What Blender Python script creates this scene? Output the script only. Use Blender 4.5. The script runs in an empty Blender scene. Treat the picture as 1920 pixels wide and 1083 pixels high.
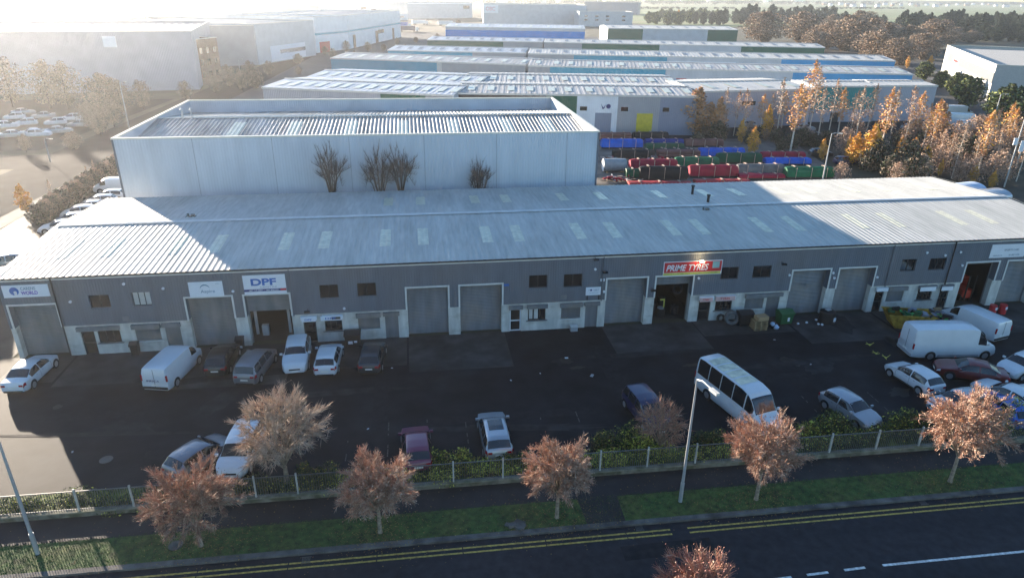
import bpy, math, random
from mathutils import Vector, Matrix
from math import sin, cos, tan, radians as rad, pi

# ------------------------------------------------------------------ camera, light, exposure
SC = bpy.context.scene
COL = SC.collection
F_PX, PITCH, ROLL, YAW, HCAM = 1275.17, rad(23.513), rad(.7459), rad(8.4464), 26.0
fw = Vector((sin(YAW)*cos(PITCH), cos(YAW)*cos(PITCH), -sin(PITCH)))
r0 = Vector((cos(YAW), -sin(YAW), 0)); u0 = r0.cross(fw)
RT = r0*cos(ROLL)+u0*sin(ROLL); UP = -r0*sin(ROLL)+u0*cos(ROLL)
CAM = Vector((0, 0, HCAM))
cd = bpy.data.cameras.new('camera'); co = bpy.data.objects.new('camera', cd); COL.objects.link(co)
M = Matrix((RT, UP, -fw)).transposed().to_4x4(); M.translation = CAM; co.matrix_world = M
cd.sensor_width = 36; cd.lens = F_PX/1920*36; cd.clip_start = .5; cd.clip_end = 12000
SC.camera = co

SUN_EL, SUN_AZ = rad(9.7), rad(-34.0)      # azimuth measured from +Y towards +X
SDIR = Vector((sin(SUN_AZ)*cos(SUN_EL), cos(SUN_AZ)*cos(SUN_EL), sin(SUN_EL)))
W = bpy.data.worlds.new('World'); SC.world = W; W.use_nodes = True
nt = W.node_tree; bg = nt.nodes['Background']
sky = nt.nodes.new('ShaderNodeTexSky'); sky.sky_type = 'NISHITA'; sky.sun_disc = False
sky.sun_elevation = SUN_EL; sky.sun_rotation = SUN_AZ
sky.air_density = 1.0; sky.dust_density = 0.2; sky.ozone_density = 3.2
nt.links.new(sky.outputs[0], bg.inputs[0]); bg.inputs[1].default_value = 0.08
sd = bpy.data.lights.new('sun', 'SUN'); sd.energy = 5.0; sd.angle = rad(.5); sd.color = (1, .85, .68)
so = bpy.data.objects.new('sun', sd); COL.objects.link(so)
so.rotation_euler = SDIR.to_track_quat('Z', 'Y').to_euler(); so.location = (-40, 60, 60)
SC.view_settings.view_transform = 'Standard'; SC.view_settings.look = 'None'
SC.view_settings.exposure = 2.2; SC.view_settings.gamma = 1
SC.cycles.max_bounces = 6; SC.cycles.volume_bounces = 0

# ------------------------------------------------------------------ helpers
def ray(px, py): return RT*((px-960)/F_PX) - UP*((py-541.5)/F_PX) + fw
def G(px, py, z=0):
    d = ray(px, py); return CAM + d*((z-HCAM)/d.z)
def V(px, py, y):
    d = ray(px, py); return CAM + d*(y/d.y)
def P(x, y, z):
    v = Vector((x, y, z))-CAM; w = v.dot(fw); return 960+F_PX*v.dot(RT)/w, 541.5-F_PX*v.dot(UP)/w
def hgt(x, y, py):                         # height at which ground point (x,y) rises to picture row py
    a, b = 0., 60.
    for _ in range(40):
        m = (a+b)/2
        if P(x, y, m)[1] > py: a = m
        else: b = m
    return a
def lerp(a, b, t): return a+(b-a)*t

class MB:
    def __init__(s): s.v = []; s.f = []; s.m = []
    def poly(s, pts, m=0):
        n = len(s.v); s.v += [tuple(p) for p in pts]; s.f.append(tuple(range(n, n+len(pts)))); s.m.append(m); return s
    def box(s, x0, x1, y0, y1, z0, z1, m=0, skip=''):
        n = len(s.v)
        s.v += [(x0,y0,z0),(x1,y0,z0),(x1,y1,z0),(x0,y1,z0),(x0,y0,z1),(x1,y0,z1),(x1,y1,z1),(x0,y1,z1)]
        for k, q in (('b',(3,2,1,0)),('t',(4,5,6,7)),('f',(0,1,5,4)),('r',(1,2,6,5)),('k',(2,3,7,6)),('l',(3,0,4,7))):
            if k not in skip: s.f.append(tuple(n+i for i in q)); s.m.append(m)
        return s
    def obox(s, c, sx, sy, sz, rz=0, m=0, tilt=0):   # box centred at c (bottom z), rotated about z
        n = len(s.v); R = Matrix.Rotation(rz, 3, 'Z') @ Matrix.Rotation(tilt, 3, 'X')
        for dz in (0, 1):
            for dx, dy in ((-1,-1),(1,-1),(1,1),(-1,1)):
                p = R @ Vector((dx*sx/2, dy*sy/2, dz*sz)); s.v.append((c[0]+p.x, c[1]+p.y, c[2]+p.z))
        for q in ((3,2,1,0),(4,5,6,7),(0,1,5,4),(1,2,6,5),(2,3,7,6),(3,0,4,7)):
            s.f.append(tuple(n+i for i in q)); s.m.append(m)
        return s
    def tube(s, a, b, r1, r2=None, n=8, m=0, cap=True):
        a = Vector(a); b = Vector(b); r2 = r1 if r2 is None else r2
        d = (b-a).normalized(); x = d.orthogonal().normalized(); y = d.cross(x); k = len(s.v)
        for c, r in ((a, r1), (b, r2)):
            for i in range(n):
                t = 2*pi*i/n; s.v.append(tuple(c+x*(r*cos(t))+y*(r*sin(t))))
        for i in range(n):
            j = (i+1) % n; s.f.append((k+i, k+j, k+n+j, k+n+i)); s.m.append(m)
        if cap:
            s.f.append(tuple(k+i for i in range(n))[::-1]); s.m.append(m)
            s.f.append(tuple(k+n+i for i in range(n))); s.m.append(m)
        return s
    def path(s, pts, r, n=6, m=0):
        for a, b in zip(pts, pts[1:]): s.tube(a, b, r, n=n, m=m)
        return s
    def prism(s, prof, x0, x1, m=0):       # prof: list of (y,z), extruded along x, closed
        n = len(s.v); k = len(prof)
        s.v += [(x0, y, z) for y, z in prof]+[(x1, y, z) for y, z in prof]
        for i in range(k):
            j = (i+1) % k; s.f.append((n+i, n+j, n+k+j, n+k+i)); s.m.append(m)
        s.f.append(tuple(n+i for i in range(k))[::-1]); s.m.append(m); s.f.append(tuple(n+k+i for i in range(k))); s.m.append(m)
        return s
    def holed(s, x0, x1, z0, z1, holes, y=0, depth=.3, m=0, mr=None):
        mr = m if mr is None else mr
        xs = sorted({x0, x1}|{min(max(h[i], x0), x1) for h in holes for i in (0, 1)})
        zs = sorted({z0, z1}|{min(max(h[i], z0), z1) for h in holes for i in (2, 3)})
        def hole(i, j):
            if i < 0 or j < 0 or i >= len(xs)-1 or j >= len(zs)-1: return None
            cx = (xs[i]+xs[i+1])/2; cz = (zs[j]+zs[j+1])/2
            return any(h[0] < cx < h[1] and h[2] < cz < h[3] for h in holes)
        for i in range(len(xs)-1):
            for j in range(len(zs)-1):
                a, b, c, d = xs[i], xs[i+1], zs[j], zs[j+1]
                if not hole(i, j):
                    s.poly([(a,y,c),(b,y,c),(b,y,d),(a,y,d)], m)
                    if hole(i-1, j): s.poly([(a,y,c),(a,y,d),(a,y+depth,d),(a,y+depth,c)], mr)
                    if hole(i+1, j): s.poly([(b,y,c),(b,y+depth,c),(b,y+depth,d),(b,y,d)], mr)
                    if hole(i, j+1): s.poly([(a,y,d),(b,y,d),(b,y+depth,d),(a,y+depth,d)], mr)
                    if hole(i, j-1): s.poly([(a,y,c),(a,y+depth,c),(b,y+depth,c),(b,y,c)], mr)
        return s
    def ribs(s, x0, x1, ya, za, yb, zb, pitch, h, m=0, top=.3, thick=True):   # ribbed sheet from (ya,za) to (yb,zb)
        n = max(1, round((x1-x0)/pitch)); p = (x1-x0)/n; prof = []
        for i in range(n):
            x = x0+i*p; prof += [(x, 0), (x+p*(.5-top/2-.1), 0), (x+p*(.5-top/2), h), (x+p*(.5+top/2), h), (x+p*(.5+top/2+.1), 0)]
        prof.append((x1, 0)); k = len(s.v)
        for x, dz in prof: s.v.append((x, ya, za+dz)); s.v.append((x, yb, zb+dz))
        fl = (yb > ya)
        for i in range(len(prof)-1):
            q = (k+2*i, k+2*i+2, k+2*i+3, k+2*i+1); s.f.append(q if fl else q[::-1]); s.m.append(m)
        return s
    def build(s, name, mats, parent=None, smooth=None, loc=None):
        me = bpy.data.meshes.new(name); me.from_pydata(s.v, [], s.f)
        mats = mats if isinstance(mats, (list, tuple)) else [mats]
        for x in mats: me.materials.append(x)
        if len(mats) > 1: me.polygons.foreach_set('material_index', s.m)
        me.update()
        if smooth is not None:
            me.polygons.foreach_set('use_smooth', [True]*len(me.polygons)); me.set_sharp_from_angle(angle=rad(smooth))
        o = bpy.data.objects.new(name, me); COL.objects.link(o)
        if parent: o.parent = parent
        if loc is not None: o.location = loc
        return o

def tag(o, label=None, cat=None, group=None, kind=None):
    for k, v in (('label', label), ('category', cat), ('group', group), ('kind', kind)):
        if v: o[k] = v
    return o
def thing(name, label, cat, loc=(0, 0, 0), rz=0, group=None):
    o = bpy.data.objects.new(name, None); COL.objects.link(o); o.location = loc; o.rotation_euler = (0, 0, rz)
    o.empty_display_size = .3
    return tag(o, label, cat, group)
def dup(o, loc=None, rz=None, scale=None, label=None, parent=None, group=None):
    c = o.copy(); COL.objects.link(c); c.parent = parent
    for ch in list(o.children): dup(ch, parent=c)
    if loc is not None: c.location = loc
    if rz is not None: c.rotation_euler = (0, 0, rz)
    if scale is not None: c.scale = scale if hasattr(scale, '__len__') else (scale,)*3
    if label: c['label'] = label
    if group: c['group'] = group
    return c
ORD = ['leftmost','second','third','fourth','fifth','sixth','seventh','eighth','ninth','tenth','eleventh','twelfth','thirteenth','fourteenth','fifteenth','sixteenth','seventeenth','eighteenth','nineteenth','twentieth']
ORD += ['twenty-'+w for w in ('first','second','third','fourth','fifth','sixth','seventh','eighth','ninth')]+['thirtieth']+['thirty-'+w for w in ('first','second','third','fourth','fifth','sixth','seventh','eighth','ninth')]+['fortieth']+['forty-'+w for w in ('first','second','third','fourth','fifth','sixth','seventh','eighth','ninth')]+['fiftieth']+['fifty-'+w for w in ('first','second','third','fourth','fifth','sixth','seventh','eighth','ninth')]
def nth(i): return ORD[i]+('' if i == 0 else ' from the left')

# ------------------------------------------------------------------ materials
MT = {}
def mat(name, col, rough=.6, metal=0, var=.12, vs=1.5, stretch=(1, 1, 1), bump=0, bs=20, spec=.5, coat=0,
        col2=None, mix=(.45, .65), ms=.3, mstretch=(1, 1, 1), wave=None, emit=0, sparkle=0):
    if name in MT: return MT[name]
    m = bpy.data.materials.new(name); m.use_nodes = True; n = m.node_tree.nodes; l = m.node_tree.links
    b = n['Principled BSDF']; b.inputs['Roughness'].default_value = rough; b.inputs['Metallic'].default_value = metal
    b.inputs['Specular IOR Level'].default_value = spec
    if coat: b.inputs['Coat Weight'].default_value = coat; b.inputs['Coat Roughness'].default_value = .08
    tc = n.new('ShaderNodeTexCoord')
    def noise(sc, st, det=4):
        mp = n.new('ShaderNodeMapping'); mp.inputs['Scale'].default_value = st; l.new(tc.outputs['Object'], mp.inputs[0])
        t = n.new('ShaderNodeTexNoise'); t.inputs['Scale'].default_value = sc; t.inputs['Detail'].default_value = det
        l.new(mp.outputs[0], t.inputs['Vector']); return t
    base = None
    if col2 is not None:
        t = noise(ms, mstretch, 5); r = n.new('ShaderNodeMapRange'); r.inputs[1].default_value, r.inputs[2].default_value = mix
        l.new(t.outputs[0], r.inputs[0]); x = n.new('ShaderNodeMix'); x.data_type = 'RGBA'
        x.inputs[6].default_value = (*col, 1); x.inputs[7].default_value = (*col2, 1)
        l.new(r.outputs[0], x.inputs[0]); base = x.outputs[2]
    t = noise(vs, stretch, 6); r = n.new('ShaderNodeMapRange'); r.inputs[1].default_value = .25; r.inputs[2].default_value = .75
    r.inputs[3].default_value = 1-var*1.6; r.inputs[4].default_value = 1+var*1.6; l.new(t.outputs[0], r.inputs[0])
    x = n.new('ShaderNodeMix'); x.data_type = 'RGBA'; x.blend_type = 'MULTIPLY'; x.inputs[0].default_value = 1
    if base: l.new(base, x.inputs[6])
    else: x.inputs[6].default_value = (*col, 1)
    l.new(r.outputs[0], x.inputs[7]); l.new(x.outputs[2], b.inputs['Base Color'])
    if bump:
        t2 = noise(bs, (1, 1, 1), 3); bp = n.new('ShaderNodeBump'); bp.inputs['Strength'].default_value = bump; bp.inputs['Distance'].default_value = .02
        l.new(t2.outputs[0], bp.inputs['Height']); l.new(bp.outputs[0], b.inputs['Normal'])
    if wave:                                # (axis, pitch in m, depth in m)
        wv = n.new('ShaderNodeTexWave'); wv.bands_direction = wave[0]; wv.inputs['Scale'].default_value = .314159/wave[1]
        l.new(tc.outputs['Object'], wv.inputs['Vector']); bp = n.new('ShaderNodeBump'); bp.inputs['Distance'].default_value = wave[2]
        bp.inputs['Strength'].default_value = 1; l.new(wv.outputs[1], bp.inputs['Height']); l.new(bp.outputs[0], b.inputs['Normal'])
    if emit:
        b.inputs['Emission Color'].default_value = (*col, 1); b.inputs['Emission Strength'].default_value = emit
    MT[name] = m; return m

asphalt = mat('yard_asphalt', (.0105,.0115,.0145), .75, var=.4, vs=.6, bump=.5, bs=25, spec=.2, col2=(.022,.0225,.024), ms=.18, mix=(.5,.72))
asph_road = mat('road_asphalt', (.02,.021,.026), .75, var=.22, vs=2.2, bump=.5, bs=40, spec=.22, col2=(.032,.031,.036), ms=.25, mstretch=(.25,1.5,1), mix=(.4,.7))
path_m = mat('path_tarmac', (.015,.014,.015), .8, var=.3, vs=1.2, bump=.5, bs=30, col2=(.026,.023,.021), ms=.4)
conc = mat('slab_concrete', (.05,.05,.05), .75, var=.3, vs=.9, bump=.3, bs=15, spec=.3, col2=(.02,.021,.023), ms=.35, mix=(.42,.66))
conc_l = mat('pale_concrete', (.13,.125,.115), .9, var=.15, vs=1.2, bump=.3, bs=18, col2=(.09,.085,.08), ms=.6)
kerb_m = mat('kerb_stone', (.12,.112,.1), .85, var=.25, vs=2, bump=.3, bs=18, col2=(.06,.056,.052), ms=.8)
grass_m = mat('grass', (.045,.085,.018), .9, var=.45, vs=3, bump=1, bs=30, col2=(.075,.085,.02), ms=.5, mix=(.45,.7))
earth = mat('scrub_ground', (.035,.042,.022), .95, var=.4, vs=.15, bump=.6, bs=3, col2=(.055,.045,.032), ms=.04)
field_m = mat('field', (.12,.18,.06), .95, var=.2, vs=.01, col2=(.17,.17,.08), ms=.004, mstretch=(1,4,1))
yellow = mat('yellow_paint', (.42,.3,.06), .7, var=.4, vs=6)
white_p = mat('white_road_paint', (.62,.62,.6), .7, var=.3, vs=6)
clad = mat('grey_cladding', (.11,.128,.158), .55, var=.09, vs=.9, stretch=(1.6,1,.3), col2=(.13,.135,.15), ms=.2, wave=('X', .2, .012))
blockw = mat('white_painted_block', (.54,.53,.49), .8, var=.16, vs=1.4, stretch=(1.4,1,.35), bump=.3, bs=12, col2=(.4,.38,.33), ms=.7, mstretch=(1,1,2.2), mix=(.52,.72))
trim = mat('pale_trim', (.6,.6,.58), .5, var=.08)
roof_m = mat('fibre_cement_roof', (.47,.47,.44), .6, var=.1, vs=1.6, stretch=(2.2,.3,1), spec=.4, col2=(.36,.365,.34), ms=.5, mstretch=(1.3,.3,1), mix=(.42,.75))
roof_b = mat('weathered_metal_roof', (.42,.42,.41), .55, var=.2, vs=1.0, stretch=(2,.2,1), spec=.4, col2=(.33,.32,.3), ms=.3, mstretch=(1.6,.2,1), mix=(.42,.7))
rooflt = mat('grp_rooflight', (.56,.55,.42), .3, var=.15, vs=2, spec=.6)
shut = mat('grey_shutter', (.16,.168,.18), .45, var=.16, vs=1.1, stretch=(1.5,1,.3), col2=(.2,.185,.17), ms=.5)
black = mat('black_plastic', (.012,.012,.013), .5, var=.1)
gut = mat('dark_gutter', (.02,.021,.024), .5)
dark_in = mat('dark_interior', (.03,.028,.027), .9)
glass = mat('window_glass', (.012,.014,.017), .08, var=.05, spec=.8)
frame_m = mat('dark_window_frame', (.03,.03,.03), .5)
blind = mat('pale_blind', (.5,.5,.48), .7)
wh_wall = mat('pale_grey_cladding', (.55,.59,.64), .55, var=.055, vs=.7, stretch=(1.2,1,.2), wave=('X', .3, .02), col2=(.49,.53,.59), ms=.15)
wh_in = mat('parapet_liner', (.5,.53,.58), .6, var=.08, vs=.4, wave=('X', .3, .015))
cream = mat('cream_capping', (.68,.65,.56), .45, var=.05)
signw = mat('sign_white', (.72,.74,.78), .4, var=.03)
blue_t = mat('sign_blue', (.03,.13,.42), .4); navy_t = mat('sign_navy', (.02,.03,.16), .4); red_t = mat('sign_red', (.55,.035,.04), .4)
yel_t = mat('sign_yellow', (.62,.6,.12), .4); purple_t = mat('sign_purple', (.13,.08,.42), .4); grey_t = mat('sign_grey', (.3,.36,.42), .4); teal_t = mat('sign_teal', (.16,.27,.36), .4)
steel = mat('galvanised_steel', (.42,.43,.44), .45, metal=.3, var=.1)
steel_d = mat('dull_railing_steel', (.1,.105,.1), .55, var=.15)
rubber = mat('rubber', (.015,.015,.016), .8); alloy = mat('alloy_rim', (.38,.39,.4), .35, metal=.6)
tail = mat('tail_lamp_red', (.3,.01,.02), .25); head = mat('head_lamp', (.6,.62,.65), .15)
wood = mat('pallet_wood', (.3,.2,.1), .85, var=.3, vs=3, bump=.3)
timber = mat('timber_bearer', (.42,.31,.25), .8, var=.1)

# ------------------------------------------------------------------ ground and roads
def sheet(name, pts, z, m, nx=1):
    mb = MB(); mb.poly([(x, y, z) for x, y in pts]); o = mb.build(name, m); o['kind'] = 'structure'; return o
def rl(x, off): return off-.010*x           # the street runs a hair off the building line
def strip(name, x0, x1, a, b, z, m): return sheet(name, [(x0, rl(x0, a)), (x1, rl(x1, a)), (x1, rl(x1, b)), (x0, rl(x0, b))], z, m)
sheet('ground', [(-4000, -300), (6000, -300), (6000, 9000), (-4000, 9000)], -.03, earth)
sheet('field', [(230, 620), (3000, 520), (3600, 4000), (-200, 4000)], -.02, field_m)
strip('road', -70, 110, 8, 27.1, .0, asph_road)
mb = MB(); a, b = 27.1, 27.42
for i in range(100):
    x = -45+i*1.2; y0, y1 = rl(x, a), rl(x, b); mb.box(x+.006, x+1.194, y0, y1, -.02, .125)
o = mb.build('kerb', kerb_m); o['kind'] = 'structure'
strip('grass_verge', -70, 110, 27.42, 29.45, .10, grass_m)
strip('footpath', -70, 110, 29.4, 31.2, .104, path_m)
mb = MB(); c = G(1120, 950)
mb.poly([(c.x-.9, 27.3, .108), (c.x+1.2, 27.3, .108), (c.x+1.3, 29.6, .108), (c.x-1.0, 29.6, .108)])
mb.build('path_crossing', path_m)['kind'] = 'structure'
sheet('yard', [(-31.0, 32.2), (75, 31.2), (75, 50.4), (-31.0, 50.4)], .0, asphalt)
sheet('side_yard', [(-48, 30.5), (-31.0, 30.8), (-31.0, 110), (-48, 110)], .0, asphalt)
# worn concrete aprons in front of the doors
k = 0
for x0, x1, y0 in ((-30.3,-26.4,46.4), (-26.2,-18,45.6), (-17.9,-9.9,44.2), (-9.7,-1.2,45.8), (-1.05,6.85,44.6), (15.2,23.2,45.4), (23.3,31.4,47.5), (31.6,40,45.2), (40.2,48.2,46.6), (48.3,57,45)):
    sheet('concrete_apron', [(x0, y0), (x1, y0-.1), (x1, 50.4), (x0, 50.4)], .005, conc); k += 1
sheet('planting_bed', [(-34, 31.3), (75, 30.3), (75, 32.6), (-31, 33.7)], .012, mat('bed_grass_lit', (.09,.12,.02), .95, var=.5, vs=2.5, bump=1, bs=30, col2=(.035,.045,.015), ms=.35, mix=(.42,.6)))  # yellow-green grass tone paints in reflected light on the bed
def line(name, p0, p1, w, m, z=.006):
    p0 = Vector(p0); p1 = Vector(p1); d = (p1-p0).normalized(); n = Vector((-d.y, d.x))*w/2
    return [(*(p0-n), z), (*(p1-n), z), (*(p1+n), z), (*(p0+n), z)]
mb = MB(); gx0, gx1 = G(1262, 1000).x, G(1293, 997).x
for off in (26.62, 26.30):
    for a_, b_ in ((-50, gx0), (gx1, 90)):
        x = a_
        while x < b_:
            xe = min(x+4.3, b_); mb.poly(line('', (x, rl(x, off)), (xe-.05, rl(xe, off)), .11, 0, .006)); x = xe
mb.build('double_yellow_lines', yellow)['kind'] = 'structure'
mb = MB(); q = G(1655, 1059); q2 = G(1920, 1033)
mb.poly(line('', q.xy, q.xy+(q2.xy-q.xy)*4, .14, 0))
for a_, b_ in (((1583,1068),(1622,1063)), ((1513,1077),(1553,1072)), ((1440,1087),(1484,1081))):
    mb.poly(line('', G(*a_).xy, G(*b_).xy, .14, 0))
mb.build('white_centre_line', white_p)['kind'] = 'structure'
rg = random.Random(77)
patch_m = mat('tarmac_patch', (.017,.0175,.02), .8, var=.3, vs=2, bump=.4, bs=30, spec=.2); stain_m = mat('oil_stain', (.006,.006,.007), .45, var=.3, vs=3, spec=.35); worn_m = mat('worn_tarmac', (.03,.03,.031), .85, var=.35, vs=1.2, bump=.5, bs=25, spec=.2)
def blotch(name, x, y, rx, ry, z, m, rz=0, n=18, irr=.25):
    pts = []
    for i in range(n):
        a = 2*pi*i/n; k = 1+rg.uniform(-irr, irr); u, v = rx*k*cos(a), ry*k*sin(a); pts.append((x+u*cos(rz)-v*sin(rz), y+u*sin(rz)+v*cos(rz)))
    sheet(name, pts, z, m)
for i in range(26):
    x, y = rg.uniform(-29, 55), rg.uniform(35.5, 49); blotch('oil_stain' if i % 3 else 'worn_patch', x, y, rg.uniform(.25, 1.0)*(1 if i % 3 else 2.6), rg.uniform(.2,.6)*(1 if i % 3 else 1.6), .0062+i*.0002, stain_m if i % 3 else worn_m, rg.uniform(0,3))
for i, (x, y) in enumerate(((-20,39.2),(-6,42.4),(6,36.6),(17,45.2),(30,42.5),(40,38.5),(-14,45.6))): blotch('worn_lane', x, y, rg.uniform(5,8), rg.uniform(.25,.5), .0118+i*.00005, worn_m, rg.uniform(-.12,.12), 30, .3)
for x, y, a_, b_ in ((-22,41.5,3.5,.5),(-3,40.6,.5,3.2),(5.5,38,6,.45),(14,42.5,.6,4.5),(24,40.5,4.5,.55),(30,37,.6,3),(-12,36.6,5,.5)):
    sheet('trench_patch', [(x-a_,y-b_),(x+a_,y-b_),(x+a_,y+b_),(x-a_,y+b_)], .0125, patch_m)
for x, y, a_, b_ in ((-8,22.5,3.2,.8),(12,25.2,2.4,.5),(23,20.5,4,.7)): sheet('road_patch', [(x-a_,y-b_),(x+a_,y-b_+.05),(x+a_,y+b_),(x-a_,y+b_-.04)], .004, patch_m)
mb = MB()
for x in (-9.9,-7.4,-4.9,-2.4,.1,2.6,5.1,7.6,10.1,24,26.5,29,31.5):
    y_ = 33.6
    while y_ < 38.2:
        l_ = rg.uniform(.15,.8)
        if rg.random() < .6: mb.poly(line('', (x, y_), (x+.01, y_+l_), .07, 0, .0137))
        y_ += l_+rg.uniform(.05,.4)
mb.build('faded_bay_lines', mat('faded_paint', (.075,.075,.075), .8, var=.5, vs=8))['kind'] = 'structure'
mb = MB()
for i in range(5200):
    k = rg.choice([(-11.5,28.4,1.6),(-2.6,28.2,1.4),(6.8,28,1.4),(18.2,28,1.5),(30.2,28,1.8),(5,30.4,30),(5,27.0,34)]); x, y = rg.gauss(k[0], k[2]), rg.gauss(k[1], min(k[2], .8))
    if not 25.6 < y < 31.0: continue
    z = .006 if y < 27.1 else .127 if y < 27.45 else .118
    a = rg.uniform(0, 6.3); s_ = rg.uniform(.02,.045); u = Vector((cos(a), sin(a)))*s_; v = Vector((-u.y, u.x))*.6
    mb.poly([(x-u.x,y-u.y,z),(x+v.x,y+v.y,z+.01),(x+u.x,y+u.y,z+.004),(x-v.x,y-v.y,z+.012)], rg.randrange(3))
mb.build('fallen_leaves', [mat('litter_rust', (.22,.1,.04), .8), mat('litter_brown', (.12,.07,.04), .8), mat('litter_yellow', (.34,.24,.06), .8)])['kind'] = 'stuff'
for i, (x, y) in enumerate(((-6.2,26.85),(11.0,26.82),(27.5,26.7))):
    b_ = MB()
    for q in range(6): b_.box(x-.2+q*.07, x-.165+q*.07, y-.16, y+.16, .002, .012)
    b_.box(x-.24, x+.24, y-.2, y-.16, .002, .014).box(x-.24, x+.24, y+.16, y+.2, .002, .014)
    tag(b_.build('drain_grate', mat('iron_cover', (.07,.068,.062), .6)), ['left','middle','right'][i]+' iron drain grate in the gutter beside the kerb', 'drain')
def disc(name, x, y, r, z, m, lab, cat):
    b_ = MB(); b_.tube((x, y, z-.02), (x, y, z), r, r, 20); o = b_.build(name, m); tag(o, lab, cat)
disc('manhole_cover', *G(330, 1025).xy, .35, .125, kerb_m, 'round concrete manhole cover in the grass verge, left of the tree', 'manhole cover')
disc('manhole_cover', *G(199, 861).xy, .38, .016, mat('iron_cover', (.07,.068,.062), .6), 'round iron manhole cover in the dark yard asphalt', 'manhole cover')
mb = MB(); c = G(968, 990); rn = random.Random(3)
for i in range(7):
    mb.obox((c.x+rn.uniform(-.4,.4), c.y+rn.uniform(-.15,.25), .1), rn.uniform(.3,.6), rn.uniform(.2,.4), rn.uniform(.05,.22), rn.uniform(0,3), tilt=rn.uniform(-.2,.2))
tag(mb.build('broken_chamber', kerb_m), 'broken grey concrete chamber cover lying in the grass by the kerb', 'chamber cover')
# side street on the left, its footpath and the far junction
sheet('side_street', [(-63, 70), (-51.6, 70), (-47.5, 150), (-40, 330), (-52, 330), (-60, 150)], .0, mat('side_road', (.02,.023,.028), .97, var=.25, vs=.4, spec=.04))
sheet('side_footpath', [(-51.4, 70), (-48.9, 70), (-44.6, 150), (-47.2, 150)], .01, conc_l)
sheet('junction_road', [(-160, 112), (-61, 114), (-61, 124), (-160, 123)], .004, MT['side_road'])
sheet('car_park', [(-140, 128), (-64, 128), (-60, 190), (-140, 190)], .0, MT['side_road'])
pts = [G(1060, 345), G(1600, 345), G(1480, 262), G(1100, 250)]
sheet('storage_yard_ground', [(p.x, p.y) for p in pts], .0, mat('dusty_concrete', (.14,.125,.11), .9, var=.3, vs=.3, bump=.2, bs=5))
p_ = [(33, 128), (60, 128), (140, 122), (150, 150), (60, 160), (20, 160)]
sheet('estate_road', p_, .004, asphalt)
sheet('estate_yard', [(-60, 160), (230, 130), (240, 420), (-20, 520)], -.01, mat('estate_tarmac', (.035,.037,.04), .8, var=.3, vs=.1))

# ------------------------------------------------------------------ main building
BY = 50.3
B = thing('industrial_building', 'long low industrial building with grey cladding, roller doors and a ribbed pale roof', 'building', (0, BY, 0))
X0, X1, DEP, EV, RG = -30.4, 60.6, 20.8, 6.62, 7.2
def fx(px, py): p = V(px, py, BY); return p.x, p.z
ROLL_D = [(-30.06,-26.85,0),(-17.69,-14.34,0),(-13.4,-10.07,2.75),(-1.03,2.25,0),(3.22,6.63,0),(15.43,18.87,0),(19.68,22.89,3.4),(31.9,35.36,0),(36.25,39.66,0),(48.52,51.7,4.0),(52.66,55.9,0)]
DH = 4.38
def pr(a, b):
    x0, z1 = fx(*a); x1, z0 = fx(*b); return x0, x1, z0, z1
UPW = [((165.4,553.1),(209.9,575.6),'d'),((245.5,547.7),(286.4,571.8),'b'),((597.7,533.8),(636,557.5),'d'),((668.8,530.4),(706.3,553.7),'d'),
 ((991.8,515.7),(1025.6,538.2),'d'),((1057.2,513.7),(1090.8,536.4),'d'),((1352.5,500.7),(1382,522),'d'),((1412.7,498),(1443,519.4),'d'),((1691,485.8),(1713,507),'d'),((1744,483.9),(1769,504.6),'d')]
# ground floor openings: kind, x0, x1
def gx(px, py=600): return V(px, py, BY).x
GF = []
for kind, a, b_ in (('door',152,178),('win',184,227),('swin',255,303),('sdoor',312,341),('door',568,592),('win',608,641),('swin',671,712),('sdoor',722,747),
                    ('doorw',956,977),('win2',990,1023),('swin',1052,1088),('sdoor',1097,1120),('door',1311,1333),('win',1342,1373),('swin',1397,1432),('sdoor',1437,1461),
                    ('door',1642,1658),('swin',1664,1695),('win3',1721,1748),('door',1762,1779)):
    py = 655 if a < 400 else 625 if a < 800 else 612 if a < 1200 else 590 if a < 1500 else 572
    GF.append((kind, gx(a, py-25), gx(b_, py-25)))
holes_lo, holes_up = [], []
for x0, x1, _ in ROLL_D: holes_lo.append((x0, x1, -1, DH)); holes_up.append((x0, x1, -1, DH))
for kind, x0, x1 in GF: holes_lo.append((x0, x1, -1 if 'door' in kind else .95, 2.1))
UW = [(*pr(a, b_), k) for a, b_, k in UPW]
for x0, x1, z0, z1, k in UW: holes_up.append((x0, x1, z0, z1))
LZ = 2.55
mb = MB(); mb.holed(X0, X1, 0, LZ, holes_lo, 0, .62, 0)
mb.poly([(X0,0,0),(X0,0,EV),(X0,DEP/2,RG),(X0,DEP,EV),(X0,DEP,0)][::-1]); mb.poly([(X1,0,0),(X1,0,EV),(X1,DEP/2,RG),(X1,DEP,EV),(X1,DEP,0)]); mb.poly([(X0,DEP,0),(X0,DEP,EV),(X1,DEP,EV),(X1,DEP,0)])
mb.box(X0, X1, 1.0, 1.1, 0, EV, 1) if False else None
mb.build('wall', [blockw], B)
mb = MB(); mb.holed(X0, X1, LZ, 6.35, [(a, b_, (c if c > 0 else -1), d) for a, b_, c, d in holes_up], -.09, .7, 0, 0)
xq = [X0]+[v for d in ROLL_D for v in d[:2]]+[X1]
for a_, b_ in zip(xq[::2], xq[1::2]): mb.poly([(a_,-.09,LZ),(b_,-.09,LZ),(b_,0,LZ),(a_,0,LZ)][::-1])
mb.build('cladding', [clad], B)
mb = MB(); mb.box(X0-.05, X1+.05, -.16, -.02, 6.33, 6.58)                                # eave fascia
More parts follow.
